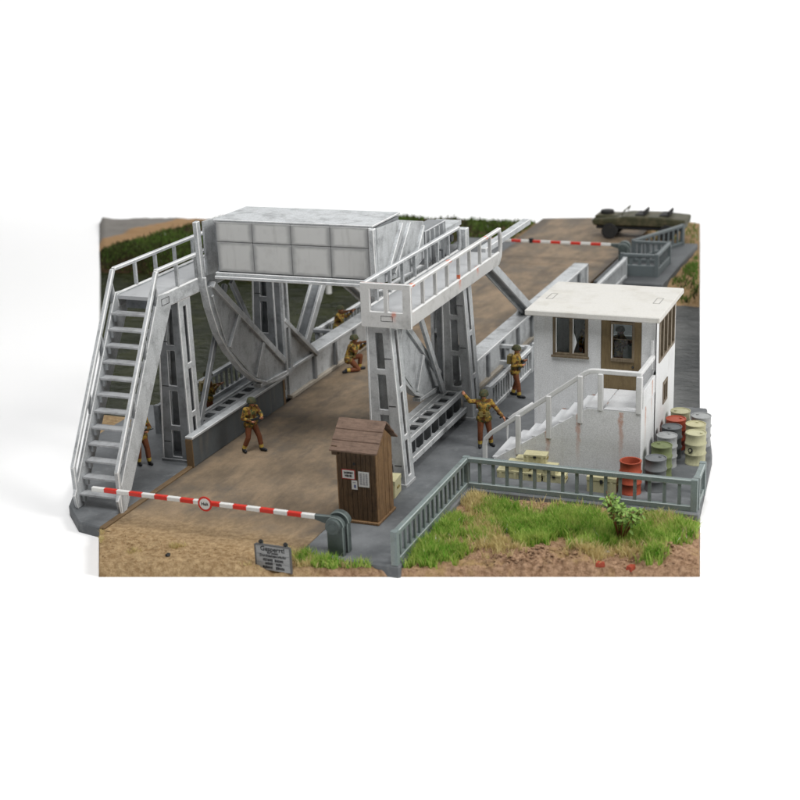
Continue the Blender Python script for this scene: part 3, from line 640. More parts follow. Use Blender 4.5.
F = thing('fence', (-5.3, 14.6, .02), 'short grey cross railing left of the road behind the kneeling soldier', 'fence')
fence_run(F, (-6.0, 14.9), (-4.85, 14.9), .02, .92, GREYW, .36, solid=.1, bw=.12)
F = thing('fence', (3.3, 30.5, .012), 'dark grey boxed railing with four small openings on the far bank', 'fence')
fence_run(F, (2.5, 29.55), (4.02, 29.55), .012, 1.0, DKG, .36, solid=.35, bw=.14)
fence_run(F, (4.02, 29.7), (4.02, 32.3), .012, 1.0, DKG, .4, solid=.2, post_ends=(False, True))
fence_run(F, (2.4, 32.3), (3.9, 32.3), .012, 1.0, DKG, .3, post_ends=(True, False))
F = thing('fence', (3.2, 34, .012), 'dark grey slatted railing rising behind the far bank box railing', 'fence')
fence_run(F, (2.35, 32.55), (3.85, 36.4), .012, 1.0, DKG, .42, bw=.11)

# ------------------------------------------------------------------ guardhouse
G = thing('guardhouse', (6.7, 7.5, .012), 'white rendered guardhouse with flat cream roof and outside stairs', 'guardhouse')
x0, x1, y0, y1, zt, zl = 4.95, 8.50, 7.4, 10.3, 4.14, 2.0
def fr(v, a, b): return (v - a) / (b - a)
us = [0, fr(5.52, x0, x1), fr(6.56, x0, x1), fr(6.93, x0, x1), fr(8.10, x0, x1), 1]; vs = [0, fr(zl, 0, zt), fr(2.92, 0, zt), fr(4.10, 0, zt), 1]
w = MB().plate([(x0, y0, .012), (x1, y0, .012), (x1, y0, zt), (x0, y0, zt)], (0, .12, 0), us, vs, {(1, 2), (3, 1), (3, 2)}).build('front_wall', HOUSE, G)
us = [0, .15, .36, .42, .63, .69, .90, 1]; us = [0, .13, .91, 1]; vs = [0, fr(1.0, 0, zt), fr(1.0, 0, zt) + .0001, fr(2.9, 0, zt), fr(4.03, 0, zt), 1]
us = [0, .16, .40, .62, .93, 1]; vs = [0, fr(1.28, 0, zt), fr(1.95, 0, zt), fr(2.75, 0, zt), fr(4.03, 0, zt), 1]
hol = {(i, 3) for i in (1, 2, 3)} | {(2, 1)}
MB().plate([(x1, y0, .012), (x1, y1, .012), (x1, y1, zt), (x1, y0, zt)], (-.12, 0, 0), us, vs, hol).build('side_wall', HOUSE, G)
MB().box(x0, x0 + .12, y0 + .121, y1, .012, zt).build('side_wall', HOUSE, G)
MB().plate([(x0 + .121, y1, .012), (x1 - .121, y1, .012), (x1 - .121, y1, zt), (x0 + .121, y1, zt)], (0, -.12, 0), [0, .25, .7, 1], [0, .68, .93, 1], {(1, 1)}).build('rear_wall', HOUSE, G)
MB().box(x0 + .125, x1 - .125, y0 + .125, y1 - .125, 1.85, 1.98).build('floor', surf('dark_floor', (.06, .055, .05)), G)
rf = MB().prism([(x0 - .17, y0 - .36), (x1 + .17, y0 - .36), (x1 + .17, y1 + .30), (x0 - .17, y1 + .30)], 2, zt + .002, zt + .17).build('roof', ROOFM, G, bevel=.02)
for cx, cy in ((5.12, 8.75), (8.25, 8.9)):      # pressed outlines on the roof sheet
    for a in (-.09, .09): MB().box(cx + a - .012, cx + a + .012, cy - .32, cy + .32, zt + .165, zt + .176).build('seam', surf('seam_grey', (.30, .295, .28)), rf)
    for b_ in (-.32, .32): MB().box(cx - .09, cx + .09, cy + b_ - .012, cy + b_ + .012, zt + .165, zt + .175).build('seam', surf('seam_grey', (.30, .295, .28)), rf)
MB().box(5.02, 5.06, y0 - .012, y0 + .01, 2.4, 4.1).build('corner_strip', HOUSE, G); MB().box(8.36, 8.44, y0 - .03, y0 + .01, 2.7, 3.55).build('corner_strip', HOUSE, G, bevel=.008)
# left window: two casements, right pane broken
wd = MB(); a, b_, c, d = 5.52, 6.56, 2.92, 4.10
wd.plate([(a, y0 - .03, c), (b_, y0 - .03, c), (b_, y0 - .03, d), (a, y0 - .03, d)], (0, .12, 0), [0, .09, .47, .57, .91, 1], [0, .075, .95, 1], {(1, 1), (3, 1)})
wf = wd.build('window', WOODW, G, bevel=.01)
MB().box(a - .04, b_ + .04, y0 - .075, y0 - .032, c - .05, c + .02).build('sill', WOODW, wf, bevel=.008)
for u0 in (a + .095, a + .595): MB().box(u0, u0 + .02, y0 - .04, y0 + .02, c + .09, d - .06).build('inner_bead', BWHITE, wf)
MB().box(a + .09, a + .49, y0 + .03, y0 + .04, c + .08, d - .05).build('pane', GLASS, wf)
r0, r1 = a + .60, b_ - .10
MB().prism([(r0, c + .08), (r0 + .10, c + .42), (r0 + .04, c + .62), (r0 + .0, c + .72)], 1, y0 + .03, y0 + .04).build('glass_shard', surf('frosted_shard', (.75, .77, .78), rough=.15, bmp=0, spec=.6), wf)
MB().prism([(r0, c + .55), (r0 + .14, c + .40), (r0 + .24, c + .62), (r1, c + .5), (r1, d - .05), (r0, d - .05)], 1, y0 + .044, y0 + .052).build('pane', GLASS, wf)
# door with a glazed upper half
dr = MB().plate([(6.94, y0 + .02, zl), (8.09, y0 + .02, zl), (8.09, y0 + .02, 4.09), (6.94, y0 + .02, 4.09)], (0, .07, 0), [0, .27, .80, 1], [0, .44, .94, 1], {(1, 1)}).build('door', DOORM, G)
q = [(6.94 + 1.15 * .24, y0 - .02, zl + 2.09 * .41), (6.94 + 1.15 * .83, y0 - .02, zl + 2.09 * .41), (6.94 + 1.15 * .83, y0 - .02, zl + 2.09 * .97), (6.94 + 1.15 * .24, y0 - .02, zl + 2.09 * .97)]
MB().plate(q, (0, .05, 0), [0, .10, .90, 1], [0, .09, .94, 1], {(1, 1)}).build('door_frame', WOODW, dr, bevel=.008)
MB().box(6.94 + 1.15 * .26, 6.94 + 1.15 * .285, y0 - .03, y0 + .03, zl + .95, zl + 1.95).build('inner_bead', BWHITE, dr)
MB().box(6.94 + 1.15 * .27, 6.94 + 1.15 * .80, y0 + .05, y0 + .058, zl + .92, zl + 1.96).build('pane', GLASS, dr)
MB().box(6.94 + 1.15 * .27, 6.94 + 1.15 * .80, y0 + .03, y0 + .06, zl + 1.50, zl + 1.515).build('glazing_bar', WOODW, dr)
MB().lathe([(.015, 0), (.015, .04), (.035, .05), (.035, .08), (0, .085)], (7.86, y0 - .07, zl + .72), 1, 10).build('handle', BLACK, dr, smooth=True)
# side windows
ws = [y0 + (y1 - y0) * k for k in (.16, .40, .62, .93)]
sw = MB().plate([(x1 + .03, ws[0], 2.75), (x1 + .03, ws[3], 2.75), (x1 + .03, ws[3], 4.03), (x1 + .03, ws[0], 4.03)], (-.14, 0, 0), [0, .05, .22, .28, .47, .53, .72, .78, .95, 1], [0, .07, .93, 1], {(i, 1) for i in (1, 3, 5, 7)}).build('window', WOODW, G)
MB().box(x1 - .06, x1 - .05, ws[0] + .05, ws[3] - .05, 2.8, 4.0).build('pane', GLASS, sw)
sw = MB().plate([(x1 + .025, ws[1], 1.28), (x1 + .025, ws[2], 1.28), (x1 + .025, ws[2], 1.95), (x1 + .025, ws[1], 1.95)], (-.12, 0, 0), [0, .14, .44, .56, .86, 1], [0, .12, .88, 1], {(1, 1), (3, 1)}).build('window', WOODW, G)
MB().box(x1 - .06, x1 - .05, ws[1] + .05, ws[2] - .05, 1.33, 1.9).build('pane', GLASS, sw)
# stairs and landing: solid flank with a saw-toothed edge
ya, yb = 5.6, 7.38; n = 8; sx0, sx1 = 4.22, 7.35
prof = [(sx0, .012)]
for k in range(n):
    xk = sx0 + (sx1 - sx0) * k / n; zk = zl * (k + 1) / n
    prof += [(xk + .05, zk), (sx0 + (sx1 - sx0) * (k + 1) / n, zk)]
prof += [(x1, zl), (x1, .012)]
sb = MB().prism(prof, 1, ya, yb).build('stair_block', HOUSE, G)
MB().prism([(sx0 - .02, .012), (sx0 - .02, .14), (sx0 + .05, .225), (sx1 - .33, zl + .004), (x1 + .004, zl + .004), (x1 + .004, .012)], 1, ya - .02, ya + .12).build('stair_flank', HOUSE, sb)
tm = meshof(MB().box(-.05, (sx1 - sx0) / n + .03, ya + .01, yb - .002, .002, .035), 'tread', surf('step_pale', (.58, .59, .60), (.40, .40, .41), 2, .5, .8, .5))
for k in range(n):
    t = inst('tread', tm, (sx0 + (sx1 - sx0) * k / n + .05, 0, zl * (k + 1) / n), sb); t.location.y = -ORG[G.name].y
MB().box(sx1 + .12, x1 + .012, ya - .02, yb - .002, zl + .002, zl + .04).build('landing_slab', surf('step_pale', (.5, .51, .52)), sb, bevel=.01)
MB().box(8.40, 8.46, ya - .008, ya + .02, .45, 1.35).build('joint_mark', surf('seam_grey', (.3, .295, .28)), sb)
MB().box(8.42, x1 + .015, ya + .22, y0 - .02, zl + .04, zl + .55).build('landing_parapet', HOUSE, sb, bevel=.01)
def rail_tube(pts, r=.062): return pts, r
hm = surf('handrail_white', (.60, .605, .60), (.36, .36, .35), 2, .5, .8, .5, .06, 40, .5, .15, 60)
pts = [(3.98, ya + .06, .012), (3.98, ya + .06, .62), (4.02, ya + .06, .80), (4.18, ya + .06, .98), (6.9, ya + .06, 2.98), (7.05, ya + .06, 3.06), (7.2, ya + .06, 3.08), (8.42, ya + .06, 3.08)]
hb = MB(); 
for p, q in zip(pts[:-1], pts[1:]): hb.beam(Vector(p) - (Vector(q) - Vector(p)).normalized() * .02, Vector(q) + (Vector(q) - Vector(p)).normalized() * .02, .12, .13, (0, 1, 0))
hr = hb.build('handrail', hm, G, bevel=.015)
MB().beam((8.43, ya + .0, 3.08), (8.43, y0, 3.06), .13, .12).build('return_rail', hm, hr, bevel=.015)
for px, pz, ph in ((5.0, .78, 1.62), (5.9, 1.36, 2.27), (6.80, 1.9, 2.93)):
    MB().box(px - .07, px + .07, ya - .05, ya + .08, pz - .35, ph).build('rail_post', hm, hr, bevel=.012)
MB().box(7.30, 7.44, ya - .05, ya + .08, zl - .03, 3.03).build('rail_post', hm, hr, bevel=.012); MB().box(8.36, 8.52, ya - .06, ya + .09, zl - .03, 3.03).build('rail_post', hm, hr, bevel=.012)
pts = [(4.16, yb - .15, .012), (4.16, yb - .15, .70), (4.22, yb - .15, .88), (4.36, yb - .15, 1.0), (4.96, yb - .15, 1.43)]
MB().tube(pts, .055, 8).build('rear_handrail', hm, G, smooth=True)

# ------------------------------------------------------------------ sentry hut
Hh = thing('sentry_hut', (2.15, 1.18, .012), 'narrow brown plank sentry hut with gabled roof and three pinned notices', 'hut')
hx0, hx1, hy0, hy1, hz = 1.62, 2.69, .64, 1.74, 2.12; ym = (hy0 + hy1) / 2
MB().prism([(hx0 - .06, hy0 - .06), (hx1 + .06, hy0 - .06), (hx1 + .06, hy1 + .06), (hx0 - .06, hy1 + .06)], 2, .012, .09).build('base', HUTL, Hh, bevel=.012)
n = 8
for k in range(n):
    a = hx0 + (hx1 - hx0) * k / n; b_ = hx0 + (hx1 - hx0) * (k + 1) / n; j = random.uniform(-.004, .004)
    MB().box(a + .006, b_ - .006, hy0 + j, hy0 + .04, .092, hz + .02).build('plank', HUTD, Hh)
for X in (hx0, hx1):
    for k in range(8):
        a = hy0 + (hy1 - hy0) * k / 8; b_ = hy0 + (hy1 - hy0) * (k + 1) / 8; f = lambda y: hz + .44 * (1 - abs(y - ym) / (ym - hy0)); j = random.uniform(-.004, .004)
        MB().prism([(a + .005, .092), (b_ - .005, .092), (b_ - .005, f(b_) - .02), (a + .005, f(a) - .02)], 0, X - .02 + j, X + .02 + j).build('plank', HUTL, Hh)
MB().box(hx0 + .025, hx1 - .025, hy0 + .05, hy1 - .04, .093, hz).build('core', BLACK, Hh)
MB().box(hx0 + .02, hx1 - .02, hy1 - .038, hy1, .093, hz).build('rear_board', HUTD, Hh)
for s, ye in ((-1, hy0 - .18), (1, hy1 + .18)):      # three overlapping boards on each slope
    for k in range(3):
        t0, t1 = k / 3, (k + 1) / 3 + .02
        if t1 > 1: t1 = 1
        P = lambda t: (ym + (ye - ym) * t, 2.60 - .575 * t)
        pa, pb = P(t0), P(t1); off = .034 * (2 - k)
        MB().hexa([(hx0 - .13, pa[0], pa[1] + off), (hx1 + .13, pa[0], pa[1] + off), (hx1 + .13, pb[0], pb[1] + off), (hx0 - .13, pb[0], pb[1] + off)],
                  [(hx0 - .13, pa[0], pa[1] + off + .04), (hx1 + .13, pa[0], pa[1] + off + .04), (hx1 + .13, pb[0], pb[1] + off + .04), (hx0 - .13, pb[0], pb[1] + off + .04)]).build('roof_board', HUTR, Hh)
MB().box(hx0 - .10, hx0 + .06, hy0 - .10, hy0 - .01, hz - .22, hz + .03).build('bracket', HUTD, Hh)
MB().lathe([(.0, 0), (.045, 0), (.045, .015)], (2.10, hy0 - .012, 1.66), 1, 6).build('spy_hole', BLACK, Hh)
def notice(name, cx, cz, w, h, label, border=None, lines=()):
    N = thing(name, (cx, hy0 - .012, cz), label, 'notice', local=True)
    if border: meshof(MB().box(-w / 2, w / 2, -.004, .004, -h / 2, h / 2), 'border', border); link(bpy.data.objects.new('border', meshof(MB().box(-w / 2, w / 2, -.003, .004, -h / 2, h / 2), 'border', border)), N)
    i = .022 if border else 0
    link(bpy.data.objects.new('sheet', meshof(MB().box(-w / 2 + i, w / 2 - i, -.007, .003, -h / 2 + i, h / 2 - i), 'sheet', PAPER)), N)
    for me, dz, dx in lines:
        o = link(bpy.data.objects.new('lettering', me), N); o.location = (dx, -.0075, dz); o.rotation_euler = FRONT
notice('notice', 1.93, 1.36, .38, .27, 'white notice with red border and two bold lines on the hut', INKR, [(scribble(.25, .07, INK, 1, 3), .045, 0), (scribble(.20, .07, INK, 1, 4), -.04, 0)])
notice('notice', 2.36, 1.26, .30, .42, 'largest grey notice sheet on the hut, full of fine print', None, [(scribble(.22, .028, INKG, 3, 10 + k), .15 - .036 * k, 0) for k in range(9)])
notice('notice', 2.09, 1.08, .16, .25, 'smallest white notice on the hut with a blue grey mark', None, [(scribble(.09, .022, INKG, 1, 30), .07, 0), (meshof(MB().box(-.03, .03, -.045, .045, 0, .003), 'mark', surf('blue_grey_ink', (.12, .14, .25), bmp=0)), -.035, .015)])

# ------------------------------------------------------------------ barriers
def barrier(loc, length, rz, label, disc=None, n_stripe=16):
    B = thing('road_barrier', loc, label, 'barrier', 'road barriers', rz, True)
    # housing: two cheek plates with round tops, hub discs; pole runs along local -x
    def cheek(w, h, yc, t, r):
        pl = [(-w / 2, 0), (w / 2, 0), (w / 2, h)] + [(r * math.cos(a), h + r * math.sin(a)) for a in [math.pi * k / 12 for k in range(13)]] + [(-w / 2, h)]
        return MB().prism(pl, 1, yc - t / 2, yc + t / 2)
    cheek(.44, .78, -.13, .14, .25).build('housing', BARRIERG, B, bevel=.015)
    cheek(.50, .80, .13, .20, .29).build('housing', BARRIERG, B, bevel=.015)
    MB().lathe([(.0, -.02), (.09, -.02), (.09, 0), (.19, 0), (.20, .02), (.20, .10), (0, .10)], (-.02, -.30, .80), 1, 24).build('hub', BARRIERG, B, smooth=True, angle=.6)
    MB().box(-.2, .2, -.03, .06, .05, .7).build('core', BLACK, B)
    # tapering arm root
    MB().hexa([(-.1, -.05, .70), (-.1, .05, .70), (-.1, .05, .98), (-.1, -.05, .98)], [(-.62, -.05, .84), (-.62, .05, .84), (-.62, .05, .97), (-.62, -.05, .97)]).build('arm_root', BARRIERG, B, bevel=.012)
    seg = length / n_stripe
    for k in range(n_stripe):
        a, b_ = -.60 - seg * k, -.60 - seg * (k + 1)
        MB().box(b_, a, -.055, .055, .845, .965).build('stripe', BWHITE if k % 2 == 0 else RED, B, bevel=.012)
    if disc is not None:
        D = MB().lathe([(.0, -.075), (.205, -.075), (.205, -.06), (0, -.06)], (disc, 0, .90), 1, 28).build('sign_disc', RED, B)
        MB().lathe([(.0, -.080), (.15, -.080), (.15, -.07)], (disc, 0, .90), 1, 28).build('disc_face', BWHITE, D)
        t = link(bpy.data.objects.new('lettering', text_mesh('Halt', .12, INK, .003)), D); t.location = (disc, -.082, .90); t.rotation_euler = FRONT
    return B
barrier((2.42, -1.22, .012), 6.55, 0, 'red and white barrier pole with round sign across the near end of the road', -3.70, 17)
b2 = barrier((2.1, 31.6, .012), 6.2, 0, 'red and white barrier pole across the far end of the road', None, 13)
MB().box(-4.5, -4.3, -.07, .07, .83, 1.06).build('clamp', BLACK, b2, bevel=.02)

# ------------------------------------------------------------------ warning sign at the near edge
SG = thing('warning_sign', (1.10, -2.24, -.24), 'grey boarded German warning sign at the near road edge', 'sign', None, math.radians(-1), True)
zb = 0.03
for k, (a, b_) in enumerate(((.0, .20), (.205, .42), (.425, .66))):
    link(bpy.data.objects.new('board', meshof(MB().box(-.47, .47, -.02, .02, zb + a + .003, zb + b_), 'board', SIGNM)), SG)
fm = MB(); fm.box(-.50, -.465, -.03, .03, zb - .01, zb + .67).box(.465, .50, -.03, .03, zb - .01, zb + .67).box(-.464, .464, -.03, .03, zb + .66, zb + .69)
link(bpy.data.objects.new('frame', meshof(fm, 'frame', surf('sign_frame_grey', (.10, .10, .10)))), SG)
for x in (-.34, .34):
    link(bpy.data.objects.new('post', meshof(MB().box(x - .035, x + .035, .031, .10, -.15, zb + .74), 'post', BARRIERG)), SG)
    link(bpy.data.objects.new('bolt', meshof(MB().lathe([(.0, -.02), (.05, -.02), (.05, .03)], (x, .02, zb + .74), 1, 10), 'bolt', BLACK)), SG)
for txt, sz, z, bo in (('Gesperrt!', .17, .575, .003), ('für jeden', .085, .475, .002), ('Durchgangsverkehr', .092, .395, .003)):
    o = link(bpy.data.objects.new('lettering', text_mesh(txt, sz, INK, bo)), SG); o.location = (0, -.023, zb + z); o.rotation_euler = FRONT
for k, w in enumerate((.56, .46, .60)):
    o = link(bpy.data.objects.new('lettering', scribble(w, .085, INK, 2, 50 + k)), SG); o.location = (0, -.021, zb + .285 - .10 * k); o.rotation_euler = FRONT

# ------------------------------------------------------------------ barrels
def barrel(x, y, mat, label, open_top=False, rz=0.0, bung=False):
    B = thing('barrel', (x, y, .012), label, 'barrel', 'oil drums beside the guardhouse', rz, True)
    r, h = .295, .92; pr = [(0, .015), (r - .02, .015), (r, 0), (r, .03), (r - .012, .045)]
    for zc in (.31, .61): pr += [(r - .012, zc - .035), (r + .012, zc - .012), (r + .012, zc + .012), (r - .012, zc + .035)]
    pr += [(r - .012, h - .045), (r, h - .03), (r, h)]
    pr += [(r - .045, h), (r - .05, h - .02), (r - .055, .2), (0, .2)] if open_top else [(r - .022, h), (r - .03, h - .022), (0, h - .02)]
    o = link(bpy.data.objects.new('drum', meshof(MB().lathe(pr, n=32), 'drum', mat, True)), B); o.data.set_sharp_from_angle(angle=.9)
    if not open_top: link(bpy.data.objects.new('cap', meshof(MB().lathe([(.04, 0), (.04, .03), (0, .035)], (.14, .05, h - .022), 2, 10), 'cap', mat)), B)
    if bung:
        d = MB().lathe([(0, -r - .016), (.07, -r - .016), (.07, -r + .02)], (0, 0, .46), 1, 16); link(bpy.data.objects.new('emblem', meshof(d, 'emblem', BLACK)), B)
        d = MB().lathe([(0, -r - .02), (.04, -r - .02), (.04, -r)], (0, 0, .46), 1, 12); link(bpy.data.objects.new('emblem', meshof(d, 'emblem', mat)), B)
def drumm(n, c, w): return surf('drum_' + n, c, w, 4, .5, .75, .6, .10, 50, .6, .25, 60, s_amt=.35, s_col=w)
DR = drumm('red', (.36, .07, .035), (.17, .035, .02)); DG = drumm('grey', (.15, .16, .165), (.09, .09, .09)); DO = drumm('olive', (.15, .18, .08), (.08, .09, .04))
DL = drumm('light_grey', (.29, .30, .30), (.17, .17, .17)); DK = drumm('dark_grey', (.105, .115, .12), (.06, .06, .06)); DY = drumm('khaki', (.42, .41, .26), (.23, .22, .13))
barrel(8.43, 4.72, DR, 'open red oil drum standing at the guardhouse stair wall', True)
barrel(9.03, 5.12, DG, 'slate grey oil drum right next to the open red drum', rz=.6)
barrel(8.98, 6.15, DO, 'olive green oil drum, second in the row along the guardhouse side', rz=2)
barrel(8.96, 6.98, DL, 'light grey oil drum behind the olive green one', rz=1)
barrel(8.95, 7.74, DK, 'dark grey oil drum in front of the closed red one', rz=4)
barrel(8.93, 8.46, DR, 'closed red oil drum in the row along the guardhouse side', rz=.3)
barrel(8.92, 9.20, DY, 'farthest khaki oil drum at the end of the row', rz=3)
barrel(9.70, 7.42, DY, 'khaki oil drum with round dark emblem nearest the right edge', bung=True, rz=-.35)
barrel(9.56, 8.16, drumm('pale_khaki', (.42, .40, .24), (.24, .22, .12)), 'pale khaki oil drum behind the one with the emblem', rz=1.2)
barrel(9.58, 8.92, DL, 'light grey oil drum at the back by the water edge', rz=2.2)

# ------------------------------------------------------------------ crates
def crate(loc, rz, sx, sy, sz, label, group='ammunition crates'):
    B = thing('crate', loc, label, 'crate', group, rz, True)
    add = lambda nm, mb, mt=CRATE: link(bpy.data.objects.new(nm, meshof(mb, nm, mt)), B)
    add('box', MB().box(-sx / 2, sx / 2, -sy / 2, sy / 2, 0, sz * .74)); add('lid', MB().box(-sx / 2 - .012, sx / 2 + .012, -sy / 2 - .012, sy / 2 + .012, sz * .76, sz))
    for x in (-sx * .34, sx * .34): add('batten', MB().box(x - .035, x + .035, -sy / 2 - .024, sy / 2 + .024, .004, sz * .735))
    for x in (-1, 1): add('handle', MB().box(min(x * sx / 2, x * (sx / 2 + .03)), max(x * sx / 2, x * (sx / 2 + .03)), -.09, .09, sz * .42, sz * .52), WEB)
    add('latch', MB().box(-.04, .04, -sy / 2 - .03, -sy / 2 - .001, sz * .62, sz * .86), BLACK)
gz = .013; cs = (.62, .36, .23)
for x, y, l, r, lab in ((4.93, 4.95, 0, .05, 'khaki crate at the left foot of the crate pile'), (5.60, 4.93, 0, -.03, 'khaki crate in the middle of the bottom row of the pile'),
                        (6.26, 4.98, 0, .04, 'khaki crate at the right end of the pile bottom row'), (5.02, 5.34, 0, .0, 'khaki crate in the back row, left end of the pile'), (5.72, 5.36, 0, .02, 'khaki crate in the back row of the pile'),
                        (5.22, 4.99, 1, .02, 'khaki crate on the second layer of the pile, left'), (6.0, 4.97, 1, -.02, 'khaki crate on the second layer of the pile, right'), (5.36, 5.33, 1, .03, 'khaki crate on the second layer of the pile, at the back'),
                        (5.66, 5.15, 2, .06, 'khaki crate lying on top of the pile')):
    crate((x, y, gz + l * .232), r, *cs, lab)
crate((7.69, 4.66, gz), .02, .80, .42, .44, 'single khaki crate with battens between the pile and the red drum')
crate((2.24, 2.75, gz), .1, .36, .62, .5, 'pale khaki crate half hidden behind the sentry hut')

# ------------------------------------------------------------------ vehicle on the far road
V = thing('military_vehicle', (1.6, 37.85, 0), 'dark olive military vehicle parked crosswise on the far road', 'vehicle')
def vb(nm, mb, mt=OLIVE, par=None, **k): return mb.build(nm, mt, par or V, **k)
vb('chassis', MB().box(-.6, 3.7, 37.20, 38.70, .48, .66), BLACK, bevel=.03)
hull = vb('hull', MB().prism([(-.75, .66), (3.8, .66), (3.85, 1.05), (2.6, 1.15), (.9, 1.15), (.5, 1.08), (-.8, .98)], 1, 37.10, 38.80), bevel=.05)
vb('bonnet', MB().box(-.72, .45, 37.4, 38.5, .99, 1.12), OLIVE, hull, bevel=.04)
for x in (1.3, 2.5): vb('seat', MB().box(x, x + .5, 37.4, 38.5, 1.152, 1.22).box(x + .42, x + .52, 37.4, 38.5, 1.22, 1.42), RUBBER, hull, bevel=.03)
MB().lathe([(.14, 0), (.32, 0), (.34, .05), (.34, .13), (.30, .17), (.14, .17)], (-.2, 37.95, 1.13), 2, 22).build('spare_wheel', RUBBER, hull, smooth=True, angle=.7)
vb('windscreen', MB().beam((.70, 37.25, 1.16), (.80, 37.25, 1.40), .05, .05).beam((.70, 38.65, 1.16), (.80, 38.65, 1.40), .05, .05).box(.77, .83, 37.22, 38.68, 1.38, 1.43), OLIVE, hull)
for x in (0.1, 2.95):
    for y in (37.05, 38.60):
        wh = MB().lathe([(.16, 0), (.36, .0), (.40, .05), (.40, .2), (.36, .25), (.16, .25)], (x, y, .40), 1, 24).build('wheel', RUBBER, V, smooth=True, angle=.7)
        MB().lathe([(0, .03), (.06, .02), (.16, .06), (.18, .02), (.2, .02), (.2, .23), (0, .23)], (x, y, .40), 1, 20).build('rim', OLIVE, wh, smooth=True, angle=.7)
    vb('mudguard', MB().tube([(x - .52, 37.95, .62), (x - .35, 37.95, .86), (x, 37.95, .94), (x + .35, 37.95, .86), (x + .52, 37.95, .62)], .03, 6).box(x - .45, x + .45, 37.07, 38.83, .84, .90), OLIVE, hull)
for y in (37.45, 38.45): vb('headlight', MB().lathe([(0, 0), (.09, 0), (.10, .04), (.06, .12), (0, .12)], (-.86, y, .85), 0, 14), BWHITE, hull, smooth=True)
# white mooring posts by the far shore
for k, (x, y) in enumerate(((-11.4, 26.9), (-10.7, 27.0))):
    M_ = thing('mooring_post', (x, y, -1.15), ('left' if k == 0 else 'right') + ' of two white mooring posts at the far shore under the counterweight', 'post', 'white mooring posts', 0, True)
    link(bpy.data.objects.new('shaft', meshof(MB().lathe([(.16, 0), (.14, .1), (.13, 1.5), (.17, 1.52), (.17, 1.6), (.10, 1.68), (0, 1.7)], n=14), 'shaft', BWHITE, True)), M_)
    link(bpy.data.objects.new('ring', meshof(MB().lathe([(.135, 1.1), (.16, 1.12), (.16, 1.2), (.135, 1.22)], n=14), 'ring', GREYW, True)), M_)

# ------------------------------------------------------------------ soldiers
def capsule(mb, p, q, a, b, n=10):
    p = Vector(p); q = Vector(q); d = q - p; L_ = max(d.length, 1e-4); d = d / L_; pts = []; rs = []
    for t in (-.98, -.75, -.35): pts.append(p + d * a * t); rs.append(a * math.sqrt(1 - t * t))
    pts += [p, q]; rs += [a, b]
    for t in (.35, .75, .98): pts.append(q + d * b * t); rs.append(b * math.sqrt(1 - t * t))
    mb.tube(pts, rs, n)
def arm_hand(C, sh, el, ha, curl, side):
    sh, el, ha = Vector(sh), Vector(el), Vector(ha)
    C += [(sh, el, .068, .055, 0), (el, ha, .054, .043, 0)]
    d = (ha - el).normalized(); curl = Vector(curl).normalized(); s = d.cross(curl).normalized()
    pc = ha + d * .07
    C.append((ha + d * .01, pc, .036, .038, 3)); C.append((pc - s * .018, pc + s * .018, .033, .033, 3))
    for k, ln in zip((-1.5, -.5, .5, 1.5), (.062, .072, .068, .052)):
        b0 = pc + d * .03 + s * .021 * k; b1 = b0 + (d * .6 + curl * .8).normalized() * ln * .6; b2_ = b1 + (-d * .25 + curl).normalized() * ln * .55
        C += [(b0, b1, .0125, .0115, 3), (b1, b2_, .0115, .010, 3)]
    t0 = ha + d * .035 + s * .03 * side; t1 = t0 + (s * side * .5 + curl * .6 + d * .5).normalized() * .05; C += [(t0, t1, .014, .012, 3), (t1, t1 + (curl + d * .5).normalized() * .03, .012, .010, 3)]
